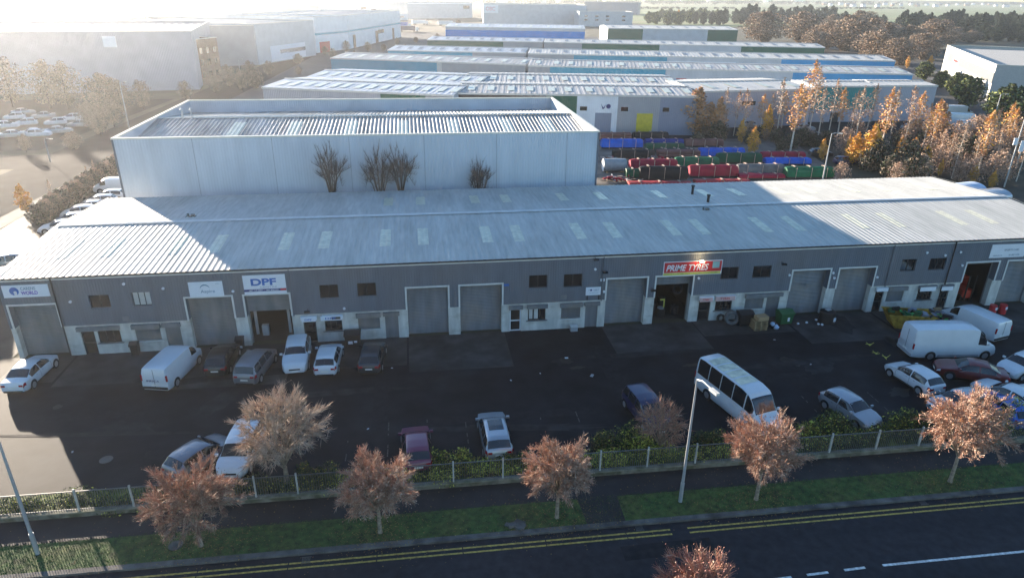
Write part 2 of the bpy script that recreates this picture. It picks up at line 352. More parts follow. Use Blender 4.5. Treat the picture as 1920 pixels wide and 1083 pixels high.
for x0, x1, _ in ROLL_D:
    for xa, xb in ((x0-.13, x0), (x1, x1+.13)): mb.box(xa, xb, -.13, -.095, LZ-.05, DH+.13)
    mb.box(x0, x1, -.13, -.095, DH, DH+.13)
mb.box(X0+.3, X1, -.12, -.093, LZ-.0, LZ+.07) if False else None
mb.build('fascia_trim', trim, B)
mb = MB(); mb.box(X0-.05, X1+.05, -.3, -.165, 6.5, 6.6); mb.build('gutter', gut, B)
# interior skin (keeps the open bays dark) and partitions between bays
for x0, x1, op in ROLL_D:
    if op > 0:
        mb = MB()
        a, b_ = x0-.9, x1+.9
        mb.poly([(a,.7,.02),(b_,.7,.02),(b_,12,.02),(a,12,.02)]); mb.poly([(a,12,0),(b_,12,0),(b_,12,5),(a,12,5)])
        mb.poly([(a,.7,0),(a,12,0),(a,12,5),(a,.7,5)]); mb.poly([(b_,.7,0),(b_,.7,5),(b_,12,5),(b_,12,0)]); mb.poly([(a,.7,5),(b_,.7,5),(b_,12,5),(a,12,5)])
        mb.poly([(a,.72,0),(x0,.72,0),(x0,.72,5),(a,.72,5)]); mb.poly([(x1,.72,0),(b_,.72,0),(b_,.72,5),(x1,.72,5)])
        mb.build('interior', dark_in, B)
for i, (x0, x1, op) in enumerate(ROLL_D):
    mb = MB(); z = op; n = max(4, int((DH-op)/.13)); h = (DH-op)/n
    for j in range(n):
        za = op+j*h; mb.poly([(x0,.6,za),(x1,.6,za),(x1,.565,za+h*.5),(x0,.565,za+h*.5)]); mb.poly([(x0,.565,za+h*.5),(x1,.565,za+h*.5),(x1,.6,za+h),(x0,.6,za+h)])
    d = mb.build('roller_door', shut, B)
    g = MB(); g.box(x0, x0+.09, .5, .56, 0, DH); g.box(x1-.09, x1, .5, .56, 0, DH); g.box(x0+.09, x1-.09, .54, .6, op, op+.12); g.build('guide_rail', shut, d)
for x0, x1, z0, z1, k in UW:
    f = MB(); t = .06; yy = .06
    f.box(x0, x1, yy, yy+.06, z0, z0+t); f.box(x0, x1, yy, yy+.06, z1-t, z1); f.box(x0, x0+t, yy, yy+.06, z0+t, z1-t); f.box(x1-t, x1, yy, yy+.06, z0+t, z1-t)
    nb = 2 if k == 'd' else 3
    for q in range(1, nb): xm = lerp(x0, x1, q/nb); f.box(xm-.03, xm+.03, yy, yy+.06, z0+t, z1-t)
    w = f.build('window', frame_m, B)
    g = MB(); g.poly([(x0+t,.09,z0+t),(x1-t,.09,z0+t),(x1-t,.09,z1-t),(x0+t,.09,z1-t)]); g.build('pane', glass if k == 'd' else blind, w)
for kind, x0, x1 in GF:
    if kind == 'sdoor':
        mb = MB(); mb.box(x0, x1, .1, .14, 0, 2.1)
        for j in range(18): mb.box(x0+.03, x1-.03, .085, .105, .05+j*.11, .12+j*.11)
        d = mb.build('door', shut, B); MB().box(x0-.12, x1+.12, -.3, -.1, 2.1, 2.42).build('shutter_box', shut, d)
    elif kind == 'swin':
        mb = MB()
        for j in range(11): mb.box(x0, x1, .085, .13, .97+j*.103, 1.05+j*.103)
        mb.box(x0, x1, .13, .16, .95, 2.1)
        d = mb.build('window', shut, B); MB().box(x0-.12, x1+.12, -.3, -.1, 2.06, 2.42).build('shutter_box', shut, d)
        MB().box(x0-.15, x1+.15, -.1, .1, .87, .95).build('sill', trim, d)
    elif kind.startswith('door'):
        f = MB(); fm = signw if kind == 'doorw' else frame_m
        f.box(x0, x0+.09, .12, .18, 0, 2.1); f.box(x1-.09, x1, .12, .18, 0, 2.1); f.box(x0+.09, x1-.09, .12, .18, 2.0, 2.1); f.box(x0+.09, x1-.09, .12, .18, 0, .1)
        f.box(x0+.09, x1-.09, .12, .18, .9, 1.0)
        d = f.build('door', fm, B); MB().poly([(x0+.09,.155,.1),(x1-.09,.155,.1),(x1-.09,.155,2.),(x0+.09,.155,2.)]).build('pane', glass, d)
        MB().box(x0-.12, x1+.12, -.3, -.1, 2.1, 2.42).build('shutter_box', shut if kind == 'doorw' or x0 < -20 or x0 > 44 else signw, d)
    else:
        f = MB(); f.box(x0, x1, .1, .16, .95, 1.01); f.box(x0, x1, .1, .16, 2.04, 2.1); f.box(x0, x0+.06, .1, .16, 1.01, 2.04); f.box(x1-.06, x1, .1, .16, 1.01, 2.04)
        nb = 4 if kind == 'win3' else 3
        for q in range(1, nb): xm = lerp(x0, x1, q/nb); f.box(xm-.025, xm+.025, .1, .16, 1.01, 2.04)
        if kind == 'win3': f.box(x0+.06, x1-.06, .102, .158, 1.5, 1.55)
        d = f.build('window', frame_m, B); MB().poly([(x0+.05,.135,1.),(x1-.05,.135,1.),(x1-.05,.135,2.05),(x0+.05,.135,2.05)]).build('pane', glass, d)
        if kind == 'win2':
            MB().box(x0+.1, x0+.4, .105, .13, 1.03, 2.0).box(x0+.5, x0+.85, .105, .13, 1.03, 2.0).build('blind', blind, d)
        MB().box(x0-.12, x1+.12, -.3, -.1, 2.1, 2.42).build('shutter_box', shut if kind in ('win2',) or x0 < -20 or x0 > 44 else signw, d)
        MB().box(x0-.15, x1+.15, -.1, .1, .87, .95).build('sill', shut, d)
# roof
RP = .45
mb = MB(); mb.ribs(X0-.1, X1+.1, -.22, EV-.01, DEP/2, RG, RP, .024); mb.ribs(X0-.1, X1+.1, DEP+.2, EV-.01, DEP/2, RG, RP, .024)
roof = mb.build('roof', roof_m, B)
mb = MB(); mb.prism([(DEP/2-.32, RG+.06), (DEP/2, RG+.115), (DEP/2+.32, RG+.06), (DEP/2, RG+.03)], X0-.12, X1+.12); mb.build('ridge_cap', trim, roof)
mb = MB()
for x in (X0-.12, X1+.06):
    mb.poly([(x,-.24,EV+.08),(x+.06,-.24,EV+.08),(x+.06,DEP/2,RG+.13),(x,DEP/2,RG+.13)]); mb.poly([(x,DEP/2,RG+.13),(x+.06,DEP/2,RG+.13),(x+.06,DEP+.2,EV+.08),(x,DEP+.2,EV+.08)])
mb.box(X0-.16, X0-.1, -.2, DEP+.2, 6.2, EV+.02)
mb.build('verge_trim', cream, roof)
FRONT = [(128,462),(205,460),(330,452),(405,450),(529,447),(601,444),(720,438),(790,437),(900,433),(965,431),(1077,429),(1137,427),(1245,421),(1303,418),(1405,412),(1470,410),(1580,405),(1640,400),(1745,394),(1800,391)]
BACK = [(720,377),(785,375),(885,371),(940,369),(1045,366),(1120,366),(1235,364),(1318,362),(1380,360),(1465,360),(1514,358),(1599,356),(1651,355),(1734,352)]
for lst, back in ((FRONT, 0), (BACK, 1)):
    for px, py in lst:
        c = G(px, py, 6.95); i0 = round((c.x-X0)/RP); xa = X0-.1+i0*((X1-X0+.2)/round((X1-X0+.2)/RP)); w = RP*2
        ya = (3.2, 6.9) if not back else (14.2, 17.6)
        def zz(y): return EV-.01+(RG-EV+.01)*(min(y+.22, DEP+.2-y)/(DEP/2+.22))+.012
        mb = MB()
        if back: mb.ribs(xa, xa+w, ya[1], zz(ya[1]), ya[0], zz(ya[0]), RP, .028, top=.42)
        else: mb.ribs(xa, xa+w, ya[0], zz(ya[0]), ya[1], zz(ya[1]), RP, .028, top=.42)
        mb.build('rooflight', rooflt, roof)
mb = MB()
for px, py in ((97, 525), (1791, 452)):
    x = V(px, py, BY).x; mb.tube((x, -.22, .1), (x, -.22, 6.5), .055, n=8)
    mb.build('drainpipe', black, B); mb = MB()
for x in (-9.87,15.0,40.9): MB().tube((x,-.17,2.5),(x,-.17,6.4),.045,n=8).build('drainpipe', MT['grey_cladding'], B)
for x in (-22.2, 11.8, 33.6): MB().box(x-.25, x+.25, -.12, -.092, 2.75, 3.15).build('vent_louvre', shut, B)
for lab, px, py in (('flue_pipe', 1298, 363), ('flue_pipe', 1327, 381)):
    c = G(px, py, 7.0); MB().tube((c.x, c.y-BY, 6.9), (c.x, c.y-BY, 7.75), .13, n=10).tube((c.x, c.y-BY, 7.75), (c.x, c.y-BY, 7.9), .19, .19, n=10).build(lab, black, roof)
for px, py in ((358, 408), (1322, 396)):
    c = G(px, py, 7.0); MB().obox((c.x, c.y-BY, 7.0), .9, .6, .12).tube((c.x-.2, c.y-BY, 7.1), (c.x-.2, c.y-BY, 7.4), .1).obox((c.x+.2, c.y-BY, 7.1), .3, .3, .22).build('roof_vent', MT['dull_railing_steel'], roof)

# ------------------------------------------------------------------ lettering and signs
def text(s, w, h, m, parent, loc, bold=0, shear=0, name='lettering', align='CENTER'):
    cu = bpy.data.curves.new('t', 'FONT'); cu.body = s; cu.extrude = .006; cu.offset = bold; cu.align_x = 'LEFT'; cu.shear = shear
    o = bpy.data.objects.new('t', cu); COL.objects.link(o); dg = bpy.context.evaluated_depsgraph_get(); dg.update()
    me = bpy.data.meshes.new_from_object(o.evaluated_get(dg)); bpy.data.objects.remove(o)
    xs = [v.co.x for v in me.vertices]; ys = [v.co.y for v in me.vertices]
    sx = w/(max(xs)-min(xs)); sy = h/(max(ys)-min(ys)); x0, y0 = min(xs), min(ys)
    for v in me.vertices: v.co = ((v.co.x-x0)*sx, -v.co.z-.012, (v.co.y-y0)*sy)
    me.materials.clear(); me.materials.append(m)
    t = bpy.data.objects.new(name, me); COL.objects.link(t); t.parent = parent; t.location = loc; return t
def sign(lab, cat, a, b_, m=signw, y=BY-.14, name='shop_sign', th=.05):
    p = V(*a, y); q = V(*b_, y); w = q.x-p.x; h = p.z-q.z
    s = thing(name, lab, cat, (p.x, y, q.z)); MB().box(0, w, 0, th, 0, h).build('panel', m, s); return s, w, h
s, w, h = sign('white sign reading CARENS WORLD in grey and purple above the leftmost roller door', 'sign', (1, 536), (94.5, 555))
text('CARENS', w*.32, h*.26, teal_t, s, (w*.40, 0, h*.58), .01); text('WORLD', w*.36, h*.3, purple_t, s, (w*.39, 0, h*.2), .03)
mb = MB(); mb.tube((w*.25, -.012, h*.52), (w*.25, -.004, h*.52), h*.33, n=18); mb.build('emblem', blue_t, s)
mb = MB(); mb.tube((w*.27, -.018, h*.42), (w*.27, -.013, h*.42), h*.12, n=12).box(w*.24, w*.3, -.018, -.013, h*.15, h*.36); mb.build('emblem', signw, s)
s, w, h = sign('white sign with a grey arch and the word Aspire above the second roller door', 'sign', (351.5, 529.5), (420.5, 554.5))
text('Aspire', w*.42, h*.27, teal_t, s, (w*.33, 0, h*.2), .005); text('info', w*.12, h*.07, grey_t, s, (w*.8, 0, h*.82))
mb = MB()
for i in range(14):
    a = rad(165-i*10.5); a2 = rad(165-(i+1)*10.5); r1 = h*.30; t0 = .10*sin(pi*i/14); t1 = .10*sin(pi*(i+1)/14); c = (w*.47, h*.45)
    mb.poly([(c[0]+r1*cos(a), -.012, c[1]+r1*sin(a)), (c[0]+(r1+t0)*cos(a), -.012, c[1]+(r1+t0)*sin(a)), (c[0]+(r1+t1)*cos(a2), -.012, c[1]+(r1+t1)*sin(a2)), (c[0]+r1*cos(a2), -.012, c[1]+r1*sin(a2))])
mb.build('emblem', teal_t, s)
s, w, h = sign('large white sign with big blue letters DPF over the half open roller door', 'sign', (453.5, 517), (538, 549))
text('DPF', w*.6, h*.36, blue_t, s, (w*.18, 0, h*.46), .035); text('CENTRE', w*.4, h*.07, grey_t, s, (w*.38, 0, h*.33))
MB().box(0, w, -.01, -.002, h*.15, h*.27).build('stripe', navy_t, s); MB().box(w*.86, w, -.014, -.0105, h*.16, h*.26).build('stripe', red_t, s)
text('087 719 0887  -  087 8062201', w*.7, h*.065, signw, s, (w*.12, -.008, h*.175))
s, w, h = sign('red sign with slanted white letters PRIME TYRES and a yellow strip beneath', 'sign', (1245.5, 491.5), (1352, 513))
p = s.children[0]; p.data.materials[0] = signw
MB().box(.06, w-.06, -.012, -.002, h*.22, h-.06).build('red_field', red_t, s); MB().box(0.02, w-.1, -.012, -.002, h*.04, h*.2).build('yellow_strip', yel_t, s)
text('PRIME TYRES', w*.72, h*.45, signw, s, (w*.045, -.012, h*.33), .02, .25)
text('Puncture Repairs - Part Worn  -  Tyre Sales  -  Tel 01 8353068', w*.9, h*.075, mat('sign_green', (.1,.2,.04), .5), s, (w*.03, -.012, h*.085))
mb = MB(); mb.box(w*.83, w*.95, -.022, -.013, h*.45, h*.92); mb.build('badge', mat('badge', (.25,.42,.42), .5), s)
L = thing('sign_lamp', 'lit lamp on a short arm above the red sign', 'lamp', (s.location.x+w*.6, BY-.1, s.location.z+h+.05))
MB().tube((0, 0, .1), (0, -.45, .12), .02).build('arm', black, L); MB().box(-.16, .16, -.6, -.42, .02, .1).build('lamp_head', mat('lit_lamp', (1,.75,.4), .5, emit=14), L)
s, w, h = sign('small white notice board with a dark dot on two black legs above the shuttered door', 'sign', (1099, 539), (1126, 552.5))
MB().box(w*.08, w*.15, .01, .04, -.42, 0).box(w*.86, w*.93, .01, .04, -.42, 0).build('bracket', black, s)
mb = MB(); mb.tube((w*.34, -.012, h*.66), (w*.34, -.004, h*.66), h*.12, n=12); mb.build('emblem', navy_t, s)
text('LABS IT', w*.34, h*.2, teal_t, s, (w*.52, 0, h*.55)); text('ELECTRONIC REPAIRS', w*.6, h*.09, grey_t, s, (w*.25, 0, h*.25)); text('F', w*.06, h*.2, teal_t, s, (w*.18, 0, h*.56))
s, w, h = sign('long pale sign with a blue swoosh over the rightmost roller doors', 'sign', (1862, 459), (1919, 481))
w2 = w
mb = MB()
for i in range(10):
    t0, t1 = i/10, (i+1)/10; f_ = lambda t: (w*(.18+.14*t), h*(.48+.28*t*t))
    a_, b_ = f_(t0), f_(t1); mb.poly([(a_[0],-.012,a_[1]),(b_[0],-.012,b_[1]),(b_[0]+.06,-.012,b_[1]+.1*t1),(a_[0]+.06,-.012,a_[1]+.1*t0)])
mb.build('emblem', blue_t, s); text('SPORTS CARS', w*.42, h*.15, grey_t, s, (w*.38, 0, h*.5)); text('01 885 1370', w*.3, h*.13, grey_t, s, (w*.55, 0, h*.12)); text('SERVICE', w*.25, h*.1, grey_t, s, (w*.1, 0, h*.12))
for a, b_, bodys, m_, lab in (((945,532.5),(954.5,536),'',blue_t,'tiny blue plate beside the fifth roller door'), ((1126,523),(1134,527),'C6',signw,'tiny white plate reading C6 beside a roller door'),
                          ((571,592),(591,598),'',None,''),):
    if not lab: continue
    s, w, h = sign(lab, 'sign', a, b_, m_)
    if bodys: text(bodys, w*.5, h*.6, navy_t, s, (w*.25, 0, h*.2))
# lettering on the shutter boxes over the DPF and tyre doors
def onbox(lab, a, b_, body, m, panel=signw):
    s, w, h = sign(lab, 'sign', a, b_, panel, BY-.345, 'shutter_sign', .03)
    if body: text(body, w*.5, h*.45, m, s, (w*.22, 0, h*.3), .01)
    return s, w, h
onbox('narrow white DPF sign over the open office door beside the white crossover', (565,596.5),(592,602.5),'DPF',blue_t)
s, w, h = onbox('narrow white sign with DPF and a black pill over the office window', (600.5,593.5),(641,599.5),'DPF',blue_t)
MB().box(w*.52, w*.94, -.012, -.002, h*.25, h*.8).build('pill', black, s)
onbox('narrow pink and white sign over the dark office door left of the tyre window', (1313,559),(1336,565),'TYRES',red_t, mat('pinkish', (.6,.4,.38), .5))
onbox('narrow pink and white sign over the tyre shop office window', (1343,556.5),(1378,563),'TYRES',red_t, MT['pinkish'])
onbox('blank white sign over the office window with pale notices', (1727,539),(1754,545),'',red_t)
onbox('blank white sign over the dark office door beside the black drainpipe', (1767,538),(1786,544),'',red_t)
# security lights and alarm boxes
k = 0
for px, py, m_, lab in ((232,531.5,signw,'small round white security sensor on the cladding over the blinds window'),(306,540,signw,'round white security sensor between the blinds window and Aspire sign'),(132,565,signw,'round white satellite dish on the cladding left of the dark window'),(437,545,signw,'small pale sensor between the Aspire and DPF signs'),
        (645.5,577.5,signw,'white sensor under the two dark windows beside DPF sign'),(1116,504,signw,'white sensor below the eave near the notice board'),(1132.5,546,signw,'round white sensor beside the notice board'),(1310,521,signw,'white alarm box below the red tyre sign'),(1480,515,signw,'cream floodlight at the top left of a roller door'),
        (1562,511,signw,'white floodlight at the top right of the eighth roller door'),(1564,520.5,signw,'round white sensor under the floodlight between two roller doors'),(1644.5,519,signw,'cream alarm box beside the ninth roller door'),(1738,473,signw,'small white camera under the eave by the black drainpipe'),(1772,478,signw,'cream floodlight beside the black drainpipe'),
        (1801,472,signw,'white sensor right of the black drainpipe'),(1804,497,signw,'white floodlight beside the open red machine bay')):
    p = V(px, py, BY-.15); t = thing('wall_fixture', lab, 'wall fixture', (p.x, BY-.09, p.z))
    MB().tube((0, -.02, 0), (0, -.14, -.02), .09, .11, n=12).build('housing', m_, t, smooth=40); MB().box(-.03, .03, -.02, 0, -.05, .05).build('bracket', steel, t)
for px, py, lab in ((1117,485,'black floodlight on an arm under the eave, over the notice board'),(1134,509,'black floodlight on an arm left of a roller door'),(576,583,'black bulkhead lamp over the open DPF office door'),(1224,543,'black bracket lamp left of the tyre workshop opening'),(1469,494,'small black floodlight under the eave right of the tyre windows')):
    p = V(px, py, BY-.4); t = thing('wall_floodlight', lab, 'floodlight', (p.x, BY-.09, p.z))
    MB().tube((0, 0, .05), (0, -.4, .02), .02).build('arm', black, t); MB().obox((0, -.45, -.06), .42, .2, .1, tilt=.3).build('lamp_head', black, t)

# ------------------------------------------------------------------ tall warehouse behind
WX0, WX1, WY0, WY1, WH = -30.2, 20.6, 74.2, 100.9, 12.0
Wh = thing('tall_warehouse', 'tall pale grey warehouse with a cream parapet around its ribbed roof', 'building', (0, WY0, 0))
D = WY1-WY0; t = .25
mb = MB(); mb.box(WX0, WX1, 0, D, 0, WH-.12, skip='tb')
mb.build('wall', wh_wall, Wh)
mb = MB(); mb.box(WX0+t, WX1-t, t, D-t, 8, WH-.12, skip='tb'); mb.f = [q[::-1] for q in mb.f]; mb.build('parapet_lining', wh_in, Wh)
mb = MB(); mb.box(WX0-.05, WX1+.05, -.05, t+.05, WH-.12, WH+.04); mb.box(WX0-.05, WX1+.05, D-t-.05, D+.05, WH-.12, WH+.04)
mb.box(WX0-.05, WX0+t+.05, t+.05, D-t-.05, WH-.12, WH+.04); mb.box(WX1-t-.05, WX1+.05, t+.05, D-t-.05, WH-.12, WH+.04); mb.build('parapet_cap', cream, Wh)
mb = MB(); zr, ze = 11.75, 10.35
mb.ribs(WX0+t, WX1-t, t, ze, D/2, zr, .46, .06, top=.3); mb.ribs(WX0+t, WX1-t, D-t, ze, D/2, zr, .46, .06, top=.3)
wr = mb.build('roof', mat('dark_ribbed_roof', (.36,.36,.35), .5, var=.25, vs=1, stretch=(1.6,.15,1), col2=(.2,.2,.18), ms=.35, mstretch=(1.5,.2,1), mix=(.4,.65)), Wh)
MB().prism([(D/2-.35, zr+.08), (D/2, zr+.17), (D/2+.35, zr+.08)], WX0+t, WX1-t).build('ridge_cap', cream, wr)
for px in (445, 550, 648, 743, 838, 935, 1010):
    c = G(px, 234, 11.0); n_ = round((c.x-WX0-t)/.46); xa = WX0+t+n_*((WX1-WX0-2*t)/round((WX1-WX0-2*t)/.46)); zf = lambda y: ze+(zr-ze)*(y-t)/(D/2-t)+.015
    MB().ribs(xa, xa+1.38, 4, zf(4), 11.2, zf(11.2), .46, .063, top=.4).build('rooflight', rooflt, wr)
for x in (-22.5,-14.6,-6.7,1.2,9.1,17.0): MB().box(x-.03, x+.03, -.025, -.002, .1, WH-.14).build('panel_joint', mat('joint_grey', (.33,.36,.4), .5), Wh)
for px in (345, 362):
    c = G(px, 214, 12.2); x = c.x
    mb = MB(); mb.tube((x, D/2-.4, zr-.1), (x, D/2-.4, zr+1.0), .09).tube((x, D/2-.4, zr+1.0), (x, D/2-.4, zr+1.25), .22, .1); mb.build('roof_stack', steel, wr)
for x in (WX0, WX1):
    s_ = 1 if x > 0 else -1; mb = MB(); mb.box(min(x, x+.04*s_)-.0, max(x, x+.04*s_), -.04, .2, 0, WH-.13); mb.box(min(x-.16*s_, x), max(x-.16*s_, x), -.04, -.005, 0, WH-.13); mb.build('corner_trim', mat('slate_trim', (.12,.14,.17), .5), Wh)

# ------------------------------------------------------------------ rows of estate units behind
def colm(name, c, ax='X'): return mat('clad_'+name, c, .55, var=.07, vs=.3, wave=(ax, .4, .02))
CP = dict(grey=colm('grey', (.3,.31,.33)), lgrey=colm('lgrey', (.46,.49,.52)), green=colm('green', (.006,.1,.06)), teal=colm('teal', (.01,.24,.23)), blue=colm('blue', (.04,.28,.4)), mblue=colm('mblue', (.03,.28,.55)),
          white=colm('white', (.68,.71,.74)), lilac=colm('lilac', (.38,.38,.42)), royal=colm('royal', (.0,.19,.55)), black=colm('black', (.02,.02,.022)), slate=colm('slate', (.2,.23,.3)), ivory=colm('ivory', (.5,.5,.47)))
ROOFS = [roof_b, mat('bright_metal_roof', (.5,.52,.54), .45, var=.12, vs=.8, stretch=(2,.2,1), col2=(.35,.36,.37), ms=.25, mstretch=(1.2,.2,1), mix=(.45,.7)), mat('cream_metal_roof', (.55,.53,.48), .5, var=.12, vs=.8, stretch=(2,.2,1))]
def unit_row(label, pl, prr, zev, w, segs, gables=1, rpitch=3.6, roofm=0, rl_n=12, rib=1.1, name='unit_terrace', rlcol=None, parapet=None):
    a = G(*pl, zev); b = G(*prr, zev); L_ = (b.xy-a.xy).length; ang = math.atan2(b.y-a.y, b.x-a.x)
    T = thing(name, label, 'building', (a.x, a.y, 0), ang); DPT = w*gables; h = w/2*tan(rad(rpitch))
    mb = MB(); mb.poly([(0,0,0),(0,0,zev),(0,DPT,zev),(0,DPT,0)][::-1]); mb.poly([(L_,0,0),(L_,0,zev),(L_,DPT,zev),(L_,DPT,0)]); mb.poly([(0,DPT,0),(0,DPT,zev),(L_,DPT,zev),(L_,DPT,0)])
    for g in range(gables):
        for x in (0, L_): mb.poly([(x, g*w, zev), (x, g*w+w/2, zev+h), (x, g*w+w, zev)])
    mb.build('wall', CP['lgrey'], T)
    for s0, s1, c, *ex in segs:
        x0, x1 = s0*L_, s1*L_
        m2 = MB(); m2.box(x0, x1, -.03, .1, 0, zev-.02, skip='k'); pnl = m2.build('wall_panel', CP[c], T)
        if ex: ex[0](pnl, x0, x1, zev)
    mb = MB()
    for g in range(gables):
        mb.ribs(-.1, L_+.1, g*w-(.3 if g == 0 else 0), zev-.01, g*w+w/2, zev+h, rib, .028); mb.ribs(-.1, L_+.1, g*w+w, zev-.01, g*w+w/2, zev+h, rib, .028)
    R_ = mb.build('roof', ROOFS[roofm], T)
    mb = MB()
    for g in range(gables): mb.prism([(g*w+w/2-.5, zev+h+.1), (g*w+w/2, zev+h+.2), (g*w+w/2+.5, zev+h+.1)], -.1, L_+.1)
    mb.build('ridge_cap', cream, R_)
    rn = random.Random(len(label))
    for g in range(gables):
        for i in range(rl_n):
            x = L_*(i+.5+rn.uniform(-.12,.12))/rl_n; y0 = g*w+w*.12; y1 = g*w+w*.36; z = lambda y: zev+h*((y-g*w)/(w/2))+.11
            MB().poly([(x,y0,z(y0)),(x+1.4,y0,z(y0)),(x+1.4,y1,z(y1)),(x,y1,z(y1))]).build('rooflight', rlcol or rooflt, R_)
    if parapet: MB().poly([(0,0,0)]*3) if False else None
    MB().box(-.1, L_+.1, -.18, -.035, zev-.35, zev-.02).build('fascia_trim', trim, T)
    return T, L_
def doorfit(col, fx0, fx1, h=4.2, win=True, wc=None):
    def f(p, x0, x1, zev):
        m_ = CP.get(col) or col
        w_ = x1-x0; MB().box(x0+fx0*w_, x0+fx1*w_, -.09, -.035, 0, h).build('roller_door', m_, p)
        if win:
            MB().box(x0+.08*w_, x0+.25*w_, -.08, -.035, h+.4, h+1.2).build('window', glass, p)
    return f
yeldoor = mat('yellow_door', (.5,.42,.02), .5); reddoor = mat('red_door', (.45,.02,.03), .5)
skyl_d = mat('dark_rooflight', (.16,.17,.19), .4)
unit_row('nearest twin-gabled terrace behind the tall warehouse, its left block with grey and green walls', (492,163), (850,178), 7.75, 19, [(0,.63,'lilac'),(.63,.86,'green'),(.86,1,'grey')], 2, roofm=1, rl_n=14)
TA, LA = unit_row('nearest twin-gabled terrace on the right with white, grey and yellow-doored units', (856,173.5), (1310,180), 7.75, 19,
   [(0,.37,'black'),(.37,.5,'green'),(.5,.67,'white',doorfit(CP['slate'],.46,.86)),(.67,.845,'grey',doorfit(yeldoor,.47,.85)),(.845,1,'slate',doorfit(CP['slate'],.5,.9))], 2, roofm=0, rl_n=12)
unit_row('right hand terrace with grey fronts behind the birches', (1310,171), (1526,166), 7.75, 20, [(0,.33,'lilac'),(.33,1,'lilac',doorfit(CP['slate'],.5,.9))], 1, roofm=2, rl_n=4)
def lowdoor(p, x0, x1, zev):
    MB().box(x0+.1, x1-.1, -.08, -.035, 0, 2.7).build('plinth', CP['lilac'], p); MB().box(x0+5, x0+7, -.1, -.085, 0, 2.1).build('door', MT['dark_window_frame'], p)
unit_row('teal fronted unit behind the birches', (1527,161), (1648,161), 7.9, 11, [(0,1,'teal',lowdoor)], 1, roofm=2, rl_n=0)
unit_row('lilac grey end unit at the right end of the nearest terrace', (1649,160), (1758,160), 7.9, 11, [(0,1,'lilac')], 1, roofm=2, rl_n=0)
unit_row('second terrace left block with dusty blue cladding', (620,108.5), (985,121), 7.2, 21, [(0,.56,'blue'),(.56,.585,'ivory'),(.585,1,'grey')], 1, 4, roofm=0, rl_n=12)
unit_row('second terrace right block with blue walls and a red door', (990,122.5), (1712,139), 7.2, 21, [(0,.06,'grey'),(.06,.37,'blue'),(.37,.70,'lgrey',doorfit(reddoor,.09,.17,4.6,False)),(.70,1,'mblue')], 1, 4, roofm=0, rl_n=22)
unit_row('third terrace left block with blue cladding and a snow pale roof', (727,93.5), (985,99), 7.2, 21, [(0,.62,'blue'),(.62,1,'grey')], 1, 4, roofm=1, rl_n=12, rlcol=skyl_d)
TC, LC = unit_row('third terrace right block with grey and blue walls, left of the brown trees', (990,100), (1679,114), 7.2, 21, [(0,.13,'grey'),(.13,.39,'blue'),(.39,.70,'lgrey'),(.70,1,'mblue')], 1, 4, roofm=2, rl_n=24, rlcol=skyl_d)
unit_row('fourth terrace left block with a dark green front', (801,74.5), (1018,78.5), 7.0, 21, [(0,.66,'green'),(.66,1,'grey')], 1, 4, roofm=1, rl_n=10, rlcol=skyl_d)
unit_row('fourth terrace right block with dark green and grey front', (1020,79), (1547,89), 7.0, 21, [(0,.14,'grey'),(.14,.42,'green'),(.42,.71,'lgrey'),(.71,1,'green')], 1, 4, roofm=2, rl_n=20, rlcol=skyl_d)
def stripe(p, x0, x1, zev): MB().box(x0, x1, -.08, -.035, zev*.45, zev*.85).build('blue_band', CP['royal'], p)
unit_row('bright blue banded warehouse beyond the terraces', (835,50), (1097,54), 10, 34, [(0,1,'lgrey',stripe)], 1, 3, roofm=1, rl_n=9)
unit_row('green and grey warehouse at the far end of the terraces', (1140,53), (1384,56), 9, 34, [(0,.27,'green'),(.27,.77,'lgrey'),(.77,1,'green')], 1, 3, roofm=2, rl_n=9, rlcol=skyl_d)
# board with red lettering on the third terrace
s = thing('shop_sign', 'long white board with red lettering on the third terrace', 'sign', TC.location.copy(), TC.rotation_euler.z)
s.location = TC.matrix_basis @ Vector((LC*.395, -.25, 2.6)); MB().box(0, 22, 0, .1, 0, 3).build('panel', signw, s); text('ENGINEERED PARTS', 16, 1.3, red_t, s, (5, 0, .8), .02)
s = thing('shop_sign', 'dark swallow emblem on the white unit front', 'sign', (0,0,0), TA.rotation_euler.z); s.location = TA.matrix_basis @ Vector((LA*.60, -.12, 4.9))
MB().poly([(0,0,1.1),(.5,0,.3),(.9,0,.9),(.7,0,.2),(.35,0,0)]).tube((1.5,0,.6),(1.5,-.03,.6),.45,n=14).build('emblem', navy_t, s)

def block(label, bl, br, topy, depth, wallm, roofc=None, name='warehouse', hh=None, bands=()):
    a = G(*bl); b = G(*br); ang = math.atan2(b.y-a.y, b.x-a.x); L_ = (b.xy-a.xy).length; h = hh or hgt(a.x, a.y, topy)
    T = thing(name, label, 'building', (a.x, a.y, 0), ang)
    MB().box(0, L_, 0, depth, 0, h, skip='tb').build('wall', wallm, T)
    mb = MB(); mb.ribs(0, L_, 0, h-.9, depth/2, h-.2, 2.5, .1); mb.ribs(0, L_, depth, h-.9, depth/2, h-.2, 2.5, .1); mb.build('roof', roofc or ROOFS[0], T)
    mb = MB(); mb.box(-.1, L_+.1, -.1, .3, h, h+.15).box(-.1, L_+.1, depth-.3, depth+.1, h, h+.15).box(-.1, .3, .3, depth-.3, h, h+.15).box(L_-.3, L_+.1, .3, depth-.3, h, h+.15); mb.build('parapet_cap', cream, T)
    for x0, x1, z0, z1, m_, nm in bands: MB().box(x0*L_, x1*L_, -.12, -.01, z0*h, z1*h).build(nm, m_, T)
    return T, L_, h
brownish = mat('brown_brick', (.25,.16,.11), .85, var=.15)
bluest = CP['blue']
block('hazy pale warehouse on the far left with a white panel', (-260,185), (375,168), 62, 70, CP['lilac'], bands=((.72,.76,.75,.93,signw,'sign_panel'),))
